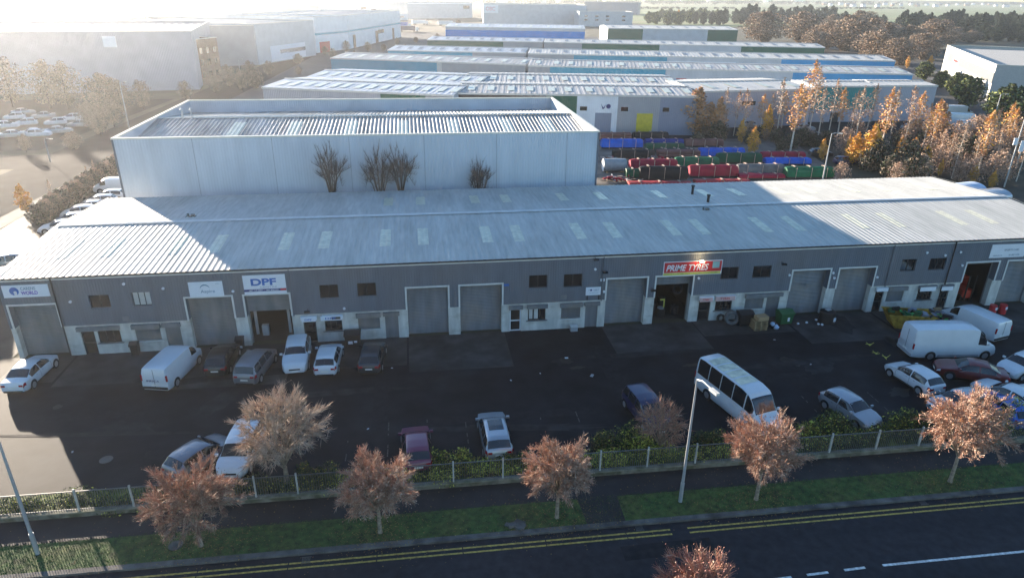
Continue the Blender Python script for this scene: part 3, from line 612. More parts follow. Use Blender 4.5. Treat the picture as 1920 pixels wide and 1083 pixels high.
block('brown brick office block against the pale warehouse', (377,160), (418,152), 75, 30, brownish, name='office_block', bands=[(x,x+.12,z,z+.13,glass,'window') for x in (.15,.45,.75) for z in (.15,.42,.68)])
block('long hazy grey warehouse behind the brown office block', (320,128), (484,122), 50, 80, CP['grey'])
block('pale blue grey warehouse with a low white annex', (486,122), (593,104), 46, 75, CP['lgrey'], bands=((.2,.8,.02,.42,signw,'annex_front'),(.35,.8,.2,.3,glass,'window')))
block('white building with a blue stripe, left wing', (594,100), (655,92), 33, 60, CP['white'], bands=((0,1,.5,.56,bluest,'stripe'),(.1,.4,0,.3,reddoor,'door')))
block('white building with a blue stripe, right wing and brown doors', (656,92), (752,70), 29, 50, CP['white'], bands=((0,1,.5,.56,bluest,'stripe'),(.06,.1,0,.4,brownish,'door'),(.45,.5,0,.4,brownish,'door'),(.8,.84,0,.4,brownish,'door'),(.5,.62,.3,.42,glass,'window')))
block('far hazy building with a long pale roof and small windows, upper left', (330,48), (600,42), 12, 60, CP['ivory'], bands=[(x,x+.04,.3,.5,brownish,'window') for x in (.2,.3,.4,.5)])
block('long hazy white factory behind the striped building', (520,34), (668,33), 18, 60, CP['white'], bands=((.3,.34,.5,.8,bluest,'window'),(.6,.62,.3,.8,bluest,'window')))
block('white and blue block beyond the lorry park', (668,26), (758,24), 5, 60, CP['white'], bands=((.1,.2,.4,.6,glass,'window'),(.3,.4,.2,.4,glass,'window')))
block('distant pale warehouse beside the lorry park, left of the signboard building', (765,36), (886,34), 5, 60, CP['lgrey'], bands=((0,1,.9,.96,signw,'stripe'),(.85,.95,.6,.8,glass,'window')))
T_, L_, h_ = block('large blue grey building with a square white signboard, top centre', (906,45), (1098,47), 8, 60, CP['lgrey'])
s = thing('billboard', 'square white signboard with pink ring logo on the blue grey building', 'sign', T_.location.copy(), T_.rotation_euler.z); s.location = T_.matrix_basis @ Vector((.5, -.3, h_*.55))
MB().box(0, L_*.14, 0, .2, 0, h_*.42).build('panel', signw, s); text('OBC', L_*.09, h_*.2, mat('pale_red', (.6,.3,.35), .5), s, (L_*.02, 0, h_*.12), .02)
block('grey office annex with small windows between the blue and green warehouses', (1085,50), (1185,51), 22, 30, CP['lgrey'], name='office_block', bands=[(x,x+.06,z,z+.1,glass,'window') for x in (.1,.3,.5,.8) for z in (.4,.65)])
block('dark blue glazed block beside the open field', (1095,26), (1195,28), 4, 40, CP['slate'], name='office_block')
block('small hazy shed with a long low roof in front of the far factory, upper left', (205,66), (330,62), 52, 40, CP['grey'], bands=((.2,.3,0,.6,glass,'door'),))
block('low hazy office with a window band beside the far lorry park road', (690,40), (765,38), 27, 30, CP['white'], name='office_block', bands=((.1,.9,.4,.6,glass,'window'),))
block('pale hazy workshop behind the grey warehouse, near the top edge', (420,24), (540,22), 12, 50, CP['lgrey'], bands=((.1,.16,0,.5,bluest,'door'),(.4,.46,0,.5,bluest,'door')))
# sunlit white building on the right edge
a = G(1850, 190); b = G(1764, 134); ang = math.atan2(b.y-a.y, b.x-a.x)
RB = thing('white_factory', 'sunlit white factory with grey bands at the right edge', 'building', (a.x, a.y, 0), ang-pi/2)
Lr = (b.xy-a.xy).length; hr = hgt(a.x, a.y, 122); Wd = 90
mb = MB(); mb.box(0, Wd, 0, Lr, 0, hr, skip='tb'); mb.build('wall', mat('white_panel', (.42,.42,.4), .6, var=.05), RB)
mb = MB(); mb.poly([(0.4,.4,hr-.9),(Wd,.4,hr-.9),(Wd,Lr-.4,hr-.9),(.4,Lr-.4,hr-.9)]); mb.build('roof', mat('flat_roof', (.4,.39,.36), .8, var=.1), RB)
mb = MB(); mb.box(-.1,.3,-.1,Lr+.1,hr,hr+.12).box(.3,Wd,-.1,.3,hr,hr+.12).box(.3,Wd,Lr-.3,Lr+.1,hr,hr+.12); mb.build('parapet_cap', cream, RB)
MB().box(-.1, -.01, 0, Lr*.92, hr*.5, hr*.78).build('grey_band', mat('warm_grey_band', (.14,.14,.135), .6), RB)
MB().box(-.2, -.11, Lr*.62, Lr*.76, hr*.45, hr*.8).build('logo_panel', signw, RB)
MB().box(-.26, -.21, Lr*.64, Lr*.74, hr*.57, hr*.66).build('logo', red_t, RB)
MB().tube((14, 22, hr-.9), (14, 22, hr+2), .6).build('roof_stack', steel, RB)


# ------------------------------------------------------------------ vehicles
def interp(tab, s):
    for (a, va), (b, vb) in zip(tab, tab[1:]):
        if s <= b: return va+(vb-va)*max(0, (s-a))/max(1e-6, b-a)
    return tab[-1][1]
KINDS = {
 # L, W(half), zt profile, belt, half width profile, roof narrowing, side glass s-ranges, windscreen s-range, rear glass s-range, wheel s, r
 'hatch': dict(L=4.15, W=.88, zt=[(0,.62),(.012,.9),(.03,.98),(.13,1.38),(.2,1.45),(.36,1.48),(.52,1.45),(.6,1.36),(.735,.98),(.8,.93),(.92,.82),(.975,.68),(1,.5)], zb=.92, ww=[(0,.8),(.05,.94),(.2,1),(.8,1),(.93,.93),(1,.72)], rn=.76, side=[(.12,.4),(.42,.69)], ws=(.585,.725), rg=(.04,.125), wh=(.19,.81), r=.31),
 'estate': dict(L=4.6, W=.9, zt=[(0,.62),(.012,.92),(.03,1.0),(.1,1.4),(.16,1.47),(.4,1.5),(.56,1.46),(.63,1.36),(.755,.98),(.82,.93),(.93,.82),(.98,.68),(1,.5)], zb=.93, ww=[(0,.82),(.05,.95),(.2,1),(.8,1),(.93,.93),(1,.72)], rn=.78, side=[(.08,.25),(.27,.45),(.47,.71)], ws=(.62,.745), rg=(.035,.1), wh=(.18,.81), r=.32),
 'saloon': dict(L=4.7, W=.91, zt=[(0,.6),(.015,.88),(.03,.97),(.13,1.02),(.29,1.38),(.38,1.43),(.5,1.44),(.58,1.38),(.73,.98),(.82,.9),(.93,.8),(.98,.66),(1,.48)], zb=.91, ww=[(0,.8),(.05,.93),(.2,1),(.8,1),(.93,.92),(1,.7)], rn=.74, side=[(.2,.42),(.44,.69)], ws=(.575,.72), rg=(.145,.28), wh=(.19,.81), r=.33),
 'suv': dict(L=4.4, W=.93, zt=[(0,.7),(.012,1.0),(.03,1.08),(.11,1.5),(.18,1.6),(.4,1.65),(.54,1.6),(.61,1.5),(.72,1.14),(.8,1.08),(.93,.98),(.98,.8),(1,.55)], zb=1.06, ww=[(0,.85),(.05,.96),(.2,1),(.8,1),(.93,.95),(1,.78)], rn=.78, side=[(.12,.38),(.4,.67)], ws=(.595,.71), rg=(.035,.1), wh=(.19,.81), r=.36),
 'mpv': dict(L=4.5, W=.91, zt=[(0,.66),(.01,.98),(.025,1.06),(.07,1.52),(.13,1.62),(.4,1.66),(.56,1.6),(.64,1.46),(.8,1.04),(.86,.98),(.95,.84),(.985,.7),(1,.5)], zb=.99, ww=[(0,.86),(.05,.96),(.2,1),(.8,1),(.93,.94),(1,.75)], rn=.8, side=[(.06,.24),(.26,.46),(.48,.74)], ws=(.63,.785), rg=(.025,.07), wh=(.17,.81), r=.32),
 'van': dict(L=5.1, W=.98, zt=[(0,.9),(.004,1.8),(.02,1.93),(.1,1.97),(.6,1.97),(.68,1.92),(.74,1.8),(.86,1.2),(.95,1.05),(.985,.85),(1,.6)], zb=1.15, ww=[(0,.95),(.03,.98),(.2,1),(.8,1),(.94,.93),(1,.78)], rn=.88, side=[(.66,.8)], ws=(.735,.855), rg=None, wh=(.2,.82), r=.34),
 'lwb': dict(L=6.9, W=1.02, zt=[(0,1.2),(.004,2.4),(.015,2.58),(.1,2.64),(.66,2.62),(.74,2.5),(.79,2.2),(.885,1.35),(.95,1.2),(.985,.9),(1,.6)], zb=1.25, ww=[(0,.95),(.03,.98),(.2,1),(.84,1),(.95,.92),(1,.75)], rn=.88, side=[(.745,.845)], ws=(.785,.88), rg=None, wh=(.22,.86), r=.36),
 'minibus': dict(L=6.9, W=1.02, zt=[(0,1.2),(.004,2.4),(.015,2.58),(.1,2.66),(.66,2.64),(.76,2.5),(.81,2.2),(.89,1.35),(.95,1.2),(.985,.9),(1,.6)], zb=1.32, ww=[(0,.95),(.03,.98),(.2,1),(.84,1),(.95,.92),(1,.75)], rn=.86, side=[(.03,.2),(.21,.38),(.39,.56),(.57,.73),(.745,.85)], ws=(.79,.88), rg=(.006,.012), wh=(.22,.86), r=.36),
}
def paint(name, c, metal=0): return mat('paint_'+name, c, .28, metal=metal, var=.03, spec=.5, coat=.6)
PW = paint('white', (.62,.64,.66)); PS = paint('silver', (.38,.4,.43), .5); PG = paint('grey', (.2,.2,.22), .4); PD = paint('charcoal', (.04,.042,.05), .3)
PK = paint('black', (.008,.008,.01)); PM = paint('maroon', (.16,.02,.06)); PN = paint('navy', (.012,.018,.07)); PB = paint('blue', (.02,.1,.42)); PR = paint('dark_red', (.14,.02,.02))
plate_m = mat('plate', (.7,.7,.66), .5)
def make_car(label, kind, pm, group='vehicles parked in the yard', simple=False, name='parked_car', cat='car', glassless=False, sunroof=False, roofpanel=False):
    K = KINDS[kind]; L_, W_ = K['L'], K['W']; T = thing(name, label, cat, group=group)
    zb0 = K['zb']
    def sec(s):
        zt = interp(K['zt'], s); zb = min(zb0-.06*max(0, s-.6)/.4, zt-.035); w = W_*interp(K['ww'], s)
        cab = min(1, max(0, (zt-zb)/.45)); z0 = .2+.1*max(0, (abs(s-.5)-.4)/.1)
        wr = w*lerp(.9, K['rn'], cab)
        rr = min(.12, (zt-zb)*.5)
        return [(0,z0),(w*.9,z0),(w*.985,z0+.14),(w,lerp(z0,zb,.62)),(w*.975,zb),(lerp(w*.975,wr,.3),lerp(zb,zt-rr*.6,.35)),(lerp(w*.975,wr,.75),lerp(zb,zt-rr*.6,.8)),(wr*.97,zt-rr*.45),(wr*.82,zt-rr*.08),(0,zt+.015)]
    def surf(s, t):
        S = sec(s); i = min(int(t), 8); f = t-i; return Vector(((s-.5)*L_, lerp(S[i][0], S[i+1][0], f), lerp(S[i][1], S[i+1][1], f)))
    ss = sorted({x for x, _ in K['zt']}|{i/26 for i in range(27)}|{x for x, _ in K['ww']}); ss = [x for i, x in enumerate(ss) if i == 0 or x-ss[i-1] > .003]
    mb = MB(); n = 10; ring = 2*n-2
    for s in ss:
        pts = [surf(s, t) for t in range(n)]
        mb.v += [tuple(p) for p in pts]+[(p.x, -p.y, p.z) for p in pts[-2:0:-1]]
    for i in range(len(ss)-1):
        for j in range(ring):
            k = (j+1) % ring; mb.f.append((i*ring+j, (i+1)*ring+j, (i+1)*ring+k, i*ring+k)); mb.m.append(0)
    mb.f.append(tuple(range(ring))); mb.m.append(0); mb.f.append(tuple(range((len(ss)-1)*ring, len(ss)*ring))[::-1]); mb.m.append(0)
    body = mb.build('body', pm, T, smooth=38)
    def patch(sr, tr, off=.012, ns=5, ntt=3, sides=(1, -1)):
        g = MB()
        for sd in sides:
            k = len(g.v)
            for a in range(ns+1):
                for b in range(ntt+1):
                    s = lerp(*sr, a/ns); t = lerp(*tr, b/ntt); p = surf(s, t); e = 1e-3
                    du = surf(min(1, s+.01), t)-surf(max(0, s-.01), t); dv = surf(s, min(9, t+.05))-surf(s, t-.05); nn = du.cross(dv)
                    nn = nn.normalized() if nn.length > 1e-9 else Vector((0, 0, 1))
                    if nn.y < -.01 and tr[1] < 8: nn = -nn
                    if tr[1] >= 8 and nn.z < 0: nn = -nn
                    q = p+nn*off; g.v.append((q.x, q.y*sd, q.z))
            for a in range(ns):
                for b in range(ntt):
                    i = k+a*(ntt+1)+b; q = (i, i+ntt+1, i+ntt+2, i+1); g.f.append(q if sd > 0 else q[::-1]); g.m.append(0)
        return g
    gm = glass
    def pb(name, m_, *a, **k):
        for sd in (1, -1): patch(*a, sides=(sd,), **k).build(name, m_, T)
    if not glassless:
        for a, b in K['side']: pb('side_window', gm, (a, b), (4.25, 6.9))
        patch(K['ws'], (7.15, 9)).build('windscreen', gm, T)
        if K['rg']:
            if kind == 'minibus': MB().box(-L_/2-.012, -L_/2-.002, -W_*.72, W_*.72, 1.45, 2.2).build('rear_window', gm, T)
            else: patch(K['rg'], (7.1, 9)).build('rear_window', gm, T)
    else:
        patch(K['ws'], (7.15, 9)).build('windscreen_opening', dark_in, T); [pb('side_opening', dark_in, q, (4.25, 6.9)) for q in K['side']]
    if sunroof: patch((.3,.55), (8.2, 9)).build('sunroof', gm, T)
    if roofpanel:
        for a in (.12,.25,.38,.51): patch((a, a+.11), (8.0, 9), .015).build('roof_panel', mat('yellowed_roof_panel', (.6,.59,.45), .6, var=.25, vs=2), T)
    if simple: 
        return T
    for s in K['wh']:
        for sd in (1, -1):
            x = (s-.5)*L_; y = sd*(W_-.1); r = K['r']; A = MB()
            A.tube((x, sd*(W_+.004), r+.02), (x, sd*(W_+.008), r+.02), r*1.17, n=20); A.build('wheel_arch', black, T)
            w_ = MB().tube((x, y-sd*.1, r), (x, y+sd*.115, r), r, r*.97, n=20).build('wheel', rubber, T)
            R_ = MB()
            R_.tube((x, y+sd*.113, r), (x, y+sd*.122, r), r*.2, n=8)
            for q in range(5):
                a = q*2*pi/5; R_.tube((x+r*.15*cos(a), y+sd*.118, r+r*.15*sin(a)), (x+r*.62*cos(a), y+sd*.118, r+r*.62*sin(a)), .035, .025, n=4)
            R_.tube((x, y+sd*.112, r), (x, y+sd*.118, r), r*.68, n=16); R_.build('rim', alloy, w_)
    if kind not in ('van','lwb','minibus'):
        for sg in (.415, .7 if len(K['side']) > 1 else .66): pb('door_gap', black, (sg-.0022, sg+.0022), (2.1, 4.2), off=.006, ns=1)
        pb('door_handle', black, (.30, .33), (3.62, 3.7), off=.02, ns=1); pb('door_handle', black, (.46, .49), (3.62, 3.7), off=.02, ns=1)
        pb('sill_trim', black, (.24, .76), (1.2, 2.0), off=.01)
    elif kind == 'lwb': pb('rub_strip', mat('grey_bumper', (.3,.31,.33), .6), (.3, .78), (1.5, 2.3), off=.012)
    pb('headlight', head, (.945,.99), (3.1,4.0), .012)
    if kind in ('van','lwb','minibus'):
        [MB().box(-L_/2-.02, -L_/2+.06, y_, y_+W_*.115, 1.0, 1.45).build('tail_light', tail, T) for y_ in (W_*.86, -W_*.975)]
        MB().box(-L_/2-.012, -L_/2-.004, -.012, .012, .55, 1.9 if kind == 'van' else 2.3).build('door_gap', black, T)
        MB().box(-L_/2-.06, -L_/2+.1, -W_*.9, W_*.9, .38, .55).build('bumper', mat('grey_bumper', (.3,.31,.33), .6) if kind == 'lwb' else black, T)
    else:
        zl = K['zt'][1][1]
        for sd in (1, -1):
            q = patch((.004,.05), (3.15,4.1), .014, sides=(sd,)); q.box(-L_/2-.012, -L_/2+.02, min(sd*W_*.5, sd*W_*.78), max(sd*W_*.5, sd*W_*.78), zl-.2, zl-.06); q.build('tail_light', tail, T)
        MB().box(-L_/2-.025, -L_/2+.03, -W_*.7, W_*.7, .24, .38).build('bumper', black, T)
    MB().box(-L_/2-.022, -L_/2-.005, -.26, .26, .55 if kind not in ('van','lwb','minibus') else .62, .66 if kind not in ('van','lwb','minibus') else .74).build('number_plate', plate_m, T)
    MB().box(L_/2+.0, L_/2+.015, -.26, .26, .36, .47).build('number_plate', plate_m, T)
    MB().box(L_/2-.03, L_/2+.006, -W_*.42, W_*.42, .5, .5+.1*zb0).build('grille', black, T)
    xm = (K['ws'][1]-.5)*L_-.12; zm = zb0+.05
    for sd in (1, -1): MB().obox((xm, sd*(W_+.09), zm), .11, .2, .14).build('door_mirror', pm if pm is not PW else PW, T)
    return T
def place(T, F, R, kind, z=.6, at=None):
    f = G(*F, z); r = G(*R, z); d = (f-r); c = (f+r)/2
    T.location = (c.x, c.y, .012); T.rotation_euler = (0, 0, math.atan2(d.y, d.x)); 
    print('%-60s spacing %.1f  (L %.1f) at %.1f %.1f rz %.0f' % (T['label'][:60], d.length, KINDS[kind]['L'], c.x, c.y, math.degrees(T.rotation_euler.z)))
    return T
def car(label, kind, pm, F, R, z=.6, **k):
    nm = {'van':'parked_van','lwb':'parked_van','minibus':'minibus'}.get(kind, 'parked_car'); ct = {'van':'van','lwb':'van','minibus':'minibus'}.get(kind, 'car')
    return place(make_car(label, kind, pm, name=nm, cat=ct, **k), F, R, kind, z)
car('white saloon at the far left of the yard, half in sunlight', 'saloon', PW, (80,676), (36,716))
v = car('white panel van parked nose to the wall below the Aspire door', 'van', PW, (350,668), (304,712))
lt = text('IMRSC.A', .9, .14, navy_t, v, (0, 0, 0)); lt.rotation_euler = (0, 0, -pi/2); lt.location = (-2.57, .55, .95)
c1 = car('black hatchback with a round white sticker between the van and the grey estate', 'hatch', PK, (428,652), (406,690))
MB().tube((-1.72,.35,1.16), (-1.735,.35,1.175), .16, n=12).build('sticker', signw, c1)
car('grey estate with a big rear window, left of the white crossover', 'mpv', PG, (497,662), (463,706))
car('white crossover facing out of the open DPF bay with its bonnet to the camera', 'suv', PW, (552,692), (562,640))
car('white hatchback parked nose in, right of the white crossover', 'hatch', PW, (622,650), (610,692))
c1 = car('charcoal hatchback alone by the grey office door, tail to the camera', 'hatch', PD, (703,648), (693,686))
MB().tube((-1.72,.45,1.16), (-1.735,.45,1.175), .13, n=12).build('sticker', signw, c1)
car('silver estate with a dark sunroof reversed up to the hedge', 'estate', PS, (921,785), (934,840), sunroof=True)
car('maroon hatchback by the hedge between two bare trees', 'hatch', PM, (779,812), (784,862))
car('silver grey hatchback half hidden by the leftmost brown tree', 'hatch', PG, (404,834), (346,872))
car('white glassless wrecked car behind the tall bare tree', 'mpv', PW, (438,872), (468,815), glassless=True)
car('dark navy people carrier behind the small bare tree at the hedge', 'mpv', PN, (1236,798), (1190,742))
m_ = car('white minibus with yellowed roof panels and a long dark window band', 'minibus', PW, (1440,800), (1330,715), roofpanel=True)
car('silver hatchback with its bonnet in the hedge, right of the minibus', 'hatch', PS, (1626,786), (1563,746))
car('white three door hatchback turned away from the hedge, below the long van', 'hatch', PW, (1684,688), (1744,724))
car('long wheelbase white van standing side on in the yard', 'lwb', PW, (1848,652), (1700,654), z=.5)
car('white panel van nose to the wall behind the long white van', 'van', PW, (1790,592), (1858,622))
car('dark red saloon with a pale roof below the long white van', 'saloon', PR, (1778,688), (1862,702))
car('white hatchback at the right edge facing left', 'hatch', PW, (1888,694), (1945,676))
car('pinkish silver hatchback hidden behind the rightmost big tree', 'hatch', PS, (1770,760), (1826,752))
car('white saloon parked above the blue car at the right edge', 'saloon', PW, (1862,728), (1925,758))
car('bright blue hatchback against the hedge at the right edge', 'hatch', PB, (1862,745), (1912,785))
car('white hatchback in the far right corner, cut by the frame', 'hatch', PW, (1935,735), (1985,765))

# row of cars on the left, beside the long building
for i, (px, py, kd, pm, lab) in enumerate(((214,346,'van',PW,'white van at the corner of the tall warehouse'), (204,362,'hatch',PW,'white car next to the van by the tall warehouse'), (186,372,'hatch',PS,'silver car, second below the van by the warehouse'),
        (170,382,'saloon',PW,'white car, third below the van by the warehouse'), (148,392,'hatch',PW,'white car, fourth below the van by the warehouse'), (134,406,'hatch',PS,'silver car, fifth below the van by the warehouse'), (114,419,'saloon',PW,'white car lowest in the row left of the long roof'),
        (14,486,'mpv',PS,'blue grey people carrier below the brick substation, at the left edge'), (4,512,'hatch',PG,'grey car cut by the left edge beside the roof corner'))):
    T = make_car(lab, kd, pm, group='cars along the left side of the long building', name='parked_van' if kd == 'van' else 'parked_car', cat='van' if kd == 'van' else 'car')
    c = G(px, py, 1.0); T.location = (c.x, c.y, .012); T.rotation_euler = (0, 0, pi+.12)
# hazy car park on the left
rn = random.Random(5); protos = [make_car('pale car, leftmost of the nearest line in the hazy car park', 'hatch', PW, 'cars in the hazy car park', name='parked_car', simple=True), make_car('silver car, second in the nearest line of the hazy car park', 'saloon', PS, 'cars in the hazy car park', simple=True)]
cpx = [(20,258),(62,254),(112,250),(82,222),(150,238),(105,234),(50,235),(15,240),(135,226),(45,215),(75,256),(28,224)]
for i, (px, py) in enumerate(sorted(cpx)):
    c = G(px, py); T = protos[i] if i < 2 else dup(protos[i % 2]); T.location = (c.x, c.y, 0); T.rotation_euler = (0, 0, .3+rn.uniform(-.1,.1)+(pi if i % 3 else 0)); T['label'] = 'pale car in the hazy car park, %s of its cars' % nth(i)
# cars and vans seen among the birches and on the estate
for i, (px, py, kd, pm, lab, rz) in enumerate(((1795,212,'lwb',PW,'large white van beside the end of the terrace','0'),(1808,228,'lwb',PW,'white lorry cab next to the large white van','.1'),(1815,236,'van',PW,'white van under the rightmost birches','0'),(1818,252,'van',PS,'pale van among the birches by the pole','0'),
        (1710,238,'hatch',PS,'silver car behind the birches by the lilac unit','0'),(1408,232,'hatch',PS,'pale car between the birches and the grey unit','0'),(1520,248,'hatch',PG,'grey car in the shade behind the birches','0'),(1510,238,'hatch',PS,'silver car in the shade near the thick birch','0'),(1540,285,'hatch',PD,'dark car under the scrub behind the storage yard','0'),
        (1588,300,'hatch',PN,'navy car under the scrub right of the lamp post','0'),(1132,238,'van',PW,'white van parked in the dark doorway of the white unit','1'))):
    T = make_car(lab, kd, pm, 'vehicles on the estate behind', simple=kd == 'hatch', name='parked_van' if kd != 'hatch' else 'parked_car', cat='van' if kd != 'hatch' else 'car')
    c = G(px, py, .8); T.location = (c.x, c.y, 0); T.rotation_euler = (0, 0, float(rz)*-1.8-.15)
    if rz == '1': T.rotation_euler = (0, 0, -pi/2)
for px, py, rz, lab, pm in ((750,52,.2,'blue lorry trailer in the far lorry park',PB), (785,47,.4,'white lorry in the far lorry park',PW), (762,60,.1,'dark curtain sided trailer in the far lorry park',PN),(835,49,.1,'white lorry beside the scrub in the far lorry park',PW)):
    c = G(px, py); T = thing('lorry', lab, 'lorry', (c.x, c.y, 0), rz)
    MB().box(-6, 6, -1.25, 1.25, 1.1, 3.9).build('trailer', pm, T); MB().box(6.4, 8.4, -1.2, 1.2, .6, 3.0).build('cab', PW, T); MB().box(8.35, 8.43, -1.1, 1.1, 1.7, 2.7).build('windscreen', glass, T)
    for x in (-4.5, -3.2, 5.2, 7.4): MB().tube((x, -1.25, .5), (x, 1.25, .5), .5, n=12).build('wheel', rubber, T)

# ------------------------------------------------------------------ yard clutter
def wheelie(label, x, y, col, big=True, rz=0):
    T = thing('wheeled_bin', label, 'bin', (x, y, 0), rz); s = 1.25 if big else .55; d = .95 if big else .6; h = 1.15 if big else .95
    mb = MB(); mb.v = [(-s/2*.86,-d/2*.8,.14),(s/2*.86,-d/2*.8,.14),(s/2*.86,d/2*.8,.14),(-s/2*.86,d/2*.8,.14),(-s/2,-d/2,h),(s/2,-d/2,h),(s/2,d/2,h),(-s/2,d/2,h)]
    mb.f = [(3,2,1,0),(4,5,6,7),(0,1,5,4),(1,2,6,5),(2,3,7,6),(3,0,4,7)]; mb.m = [0]*6; mb.box(-s/2-.04, s/2+.04, -d/2-.04, -d/2, h-.12, h); mb.build('bin_body', col, T)
    mb = MB(); mb.prism([(-d/2-.05,h+.01),(0,h+.2),(d/2+.03,h+.06),(d/2,h+.01)], -s/2-.03, s/2+.03); mb.build('lid', col, T)
    for x_ in (-s/2*.75, s/2*.75):
        for y_ in (-d/2*.65, d/2*.65): MB().tube((x_-.03, y_, .08), (x_+.03, y_, .08), .08, n=10).build('caster', black, T)
    return T
gbin = mat('green_bin', (.015,.1,.035), .5); bbin = mat('black_bin', (.014,.014,.016), .5)
def gp(px, py, z=0): c = G(px, py, z); return c.x, c.y
c = gp(664,640); w_ = wheelie('large black commercial bin beside the white hatchback, with white labels', c[0], min(c[1], 49.4), bbin)
MB().box(-.35,.0,-.45,-.43,.35,.6).box(.1,.35,-.45,-.43,.45,.62).build('sticker', signw, w_)
c = gp(1398,612); wheelie('large black commercial bin between the tyre window and the pallets', c[0], 49.2, bbin)
c = gp(1468,606); w_ = wheelie('large green commercial bin in front of the shuttered tyre shop door', c[0], 49.0, gbin, rz=.1)
MB().box(.05,.25,-.46,-.43,.4,.75).build('sticker', signw, w_)
c = gp(261,657); wheelie('small black wheelie bin against the wall between window and shuttered window', c[0], 49.9, bbin, False)
c = gp(456,645); w_ = wheelie('small black wheelie bin at the white pillar between Aspire and DPF doors', c[0], 49.85, bbin, False); MB().box(-.2,.2,-.27,-.25,.2,.4).build('sticker', signw, w_)
c = gp(1072,612); t = thing('storage_box', 'pale grey box on the ground under the shuttered window', 'box', (c[0], 49.85, 0)); MB().box(-.3,.3,-.2,.2,.0,.4).build('box_body', steel, t); MB().prism([(-.22,.41),(-.2,.47),(.2,.47),(.22,.41)], -.32, .32).build('lid', trim, t)
def tyre(parent_or_none, r, w, label=None, loc=(0,0,0), rot=(0,0,0), group=None, n=20):
    mb = MB(); prof = [(r*.58,-w*.42),(r*.85,-w*.5),(r,-w*.34),(r,w*.34),(r*.85,w*.5),(r*.58,w*.42)]; k = len(prof)
    for i in range(n):
        a = 2*pi*i/n
        for q, z in prof: mb.v.append((q*cos(a), q*sin(a), z))
    for i in range(n):
        j = (i+1) % n
        for q in range(k): p = (q+1) % k; mb.f.append((i*k+q, j*k+q, j*k+p, i*k+p)); mb.m.append(0)
    o = mb.build('tyre', rubber if not label or 'tractor' not in label else mat('dusty_rubber', (.1,.1,.1), .8, var=.3, vs=4), parent_or_none, smooth=40); o.location = loc; o.rotation_euler = rot
    if label: tag(o, label, 'tyre', group)
    return o
c = gp(1371,608); tyre(None, .62, .42, 'big dusty tractor tyre leaning by the black bin', (c[0], 49.45, .6), (rad(80), 0, rad(-8)))
c = gp(1350,603); tyre(None, .38, .24, 'black tyre leaning on the wall behind the big dusty tyre', (c[0], 49.9, .37), (rad(78), 0, rad(5)))
c = gp(1418,612); t = thing('pallet_stack', 'leaning stack of wooden pallets and crates beside the black bin', 'pallets', (c[0], 48.4, 0))
for i in range(6):
    mb = MB(); z = i*.145; dx = rn.uniform(-.04,.04)
    for q in range(6): mb.box(-.6+dx, .6+dx, -.5+q*.18, -.38+q*.18, z+.105, z+.125)
    for q in (-.5,-.06,.38): mb.box(-.6+dx, .6+dx, q, q+.1, z, z+.018)
    for q in (-.56,-.06,.44): mb.box(q+dx, q+.1+dx, -.5, .5, z+.02, z+.1)
    mb.build('pallet', wood, t)
MB().obox((.1,-.1,.88), 1.0, .7, .35, .1).build('crate', mat('cardboard', (.38,.25,.13), .85, var=.15), t)
c = gp(1446,612); bag = MB(); r_ = random.Random(2)
def blob(mb, c, r, seed=0, m=0, flat=1., n=10, k=7):
    rr = random.Random(seed); b0 = len(mb.v)
    for i in range(k+1):
        th = pi*i/k
        for j in range(n):
            ph = 2*pi*j/n; q = r*(1+rr.uniform(-.18,.18)); mb.v.append((c[0]+q*sin(th)*cos(ph), c[1]+q*sin(th)*sin(ph), c[2]+q*cos(th)*flat))
    for i in range(k):
        for j in range(n): jj = (j+1) % n; mb.f.append((b0+i*n+j, b0+(i+1)*n+j, b0+(i+1)*n+jj, b0+i*n+jj)); mb.m.append(m)
blob(bag, (0,0,.3), .34, 1, 0, .9); blob(bag, (.15,-.25,.22), .24, 2, 1, .9); blob(bag, (-.2,-.2,.5), .2, 3, 1, .8)
o = bag.build('rubbish_bags', [black, mat('pale_bag', (.4,.5,.65), .5)], None, smooth=50, loc=(c[0], 48.3, 0)); tag(o, 'black and pale blue rubbish bags heaped between the pallets and green bin', 'rubbish bags')
c = gp(1553,606); t = thing('oil_tank', 'rounded black tank with pale lid and a white label at the pillar', 'tank', (c[0], 48.9, 0))
mb = MB(); mb.tube((0,0,.03),(0,0,1.0), .72,.66, n=20).tube((0,0,1.0),(0,0,1.18),.66,.3, n=20); mb.build('tank_body', black, t, smooth=30); MB().obox((-.1,-.1,1.19), .45,.35,.06,.3).build('lid', steel, t); MB().obox((.3,-.68,.3), .25,.03,.35,.25).build('label_plate', signw, t)
for i, (px, py) in enumerate(((1496,608),(1512,606),(1530,601),(1534,609),(1541,610))):
    c = gp(px, py); b_ = MB(); blob(b_, (0,0,.1), .12, i, 0, .7, 6, 4); tag(b_.build('litter', signw, None, loc=(c[0], min(c[1], 49.9), 0)), 'crumpled white litter on the ground before the eighth roller door, '+('%s piece from the left' % ['first','second','third','fourth','fifth'][i]), 'litter', 'litter by the roller door')
for i, (px, py, s_) in enumerate(((1062,671,.22),(1110,704,.3),(958,713,.12),(1452,637,.15),(690,804,.12),(136,847,.14),(735,690,.12),(1520,683,.14),(1013,700,.1))):
    c = gp(px, py); b_ = MB(); b_.obox((0,0,.0), s_*1.2, s_*.7, .03, i); tag(b_.build('scrap', steel if i % 2 else signw, None, loc=(c[0], c[1], .014)), ['thin pale scrap on the asphalt below the notice board','pale flat scrap in mid yard, lower right of the centre','tiny white scrap in mid yard right of centre','white scrap on the asphalt below the pallets','tiny white scrap left above the maroon car','white scrap in the yard near the sunlit corner','tiny white scrap right of the charcoal hatchback','small pale scrap in the yard right of the minibus','tiny pale scrap at the edge of the concrete apron'][i], 'scrap', 'scraps on the yard')
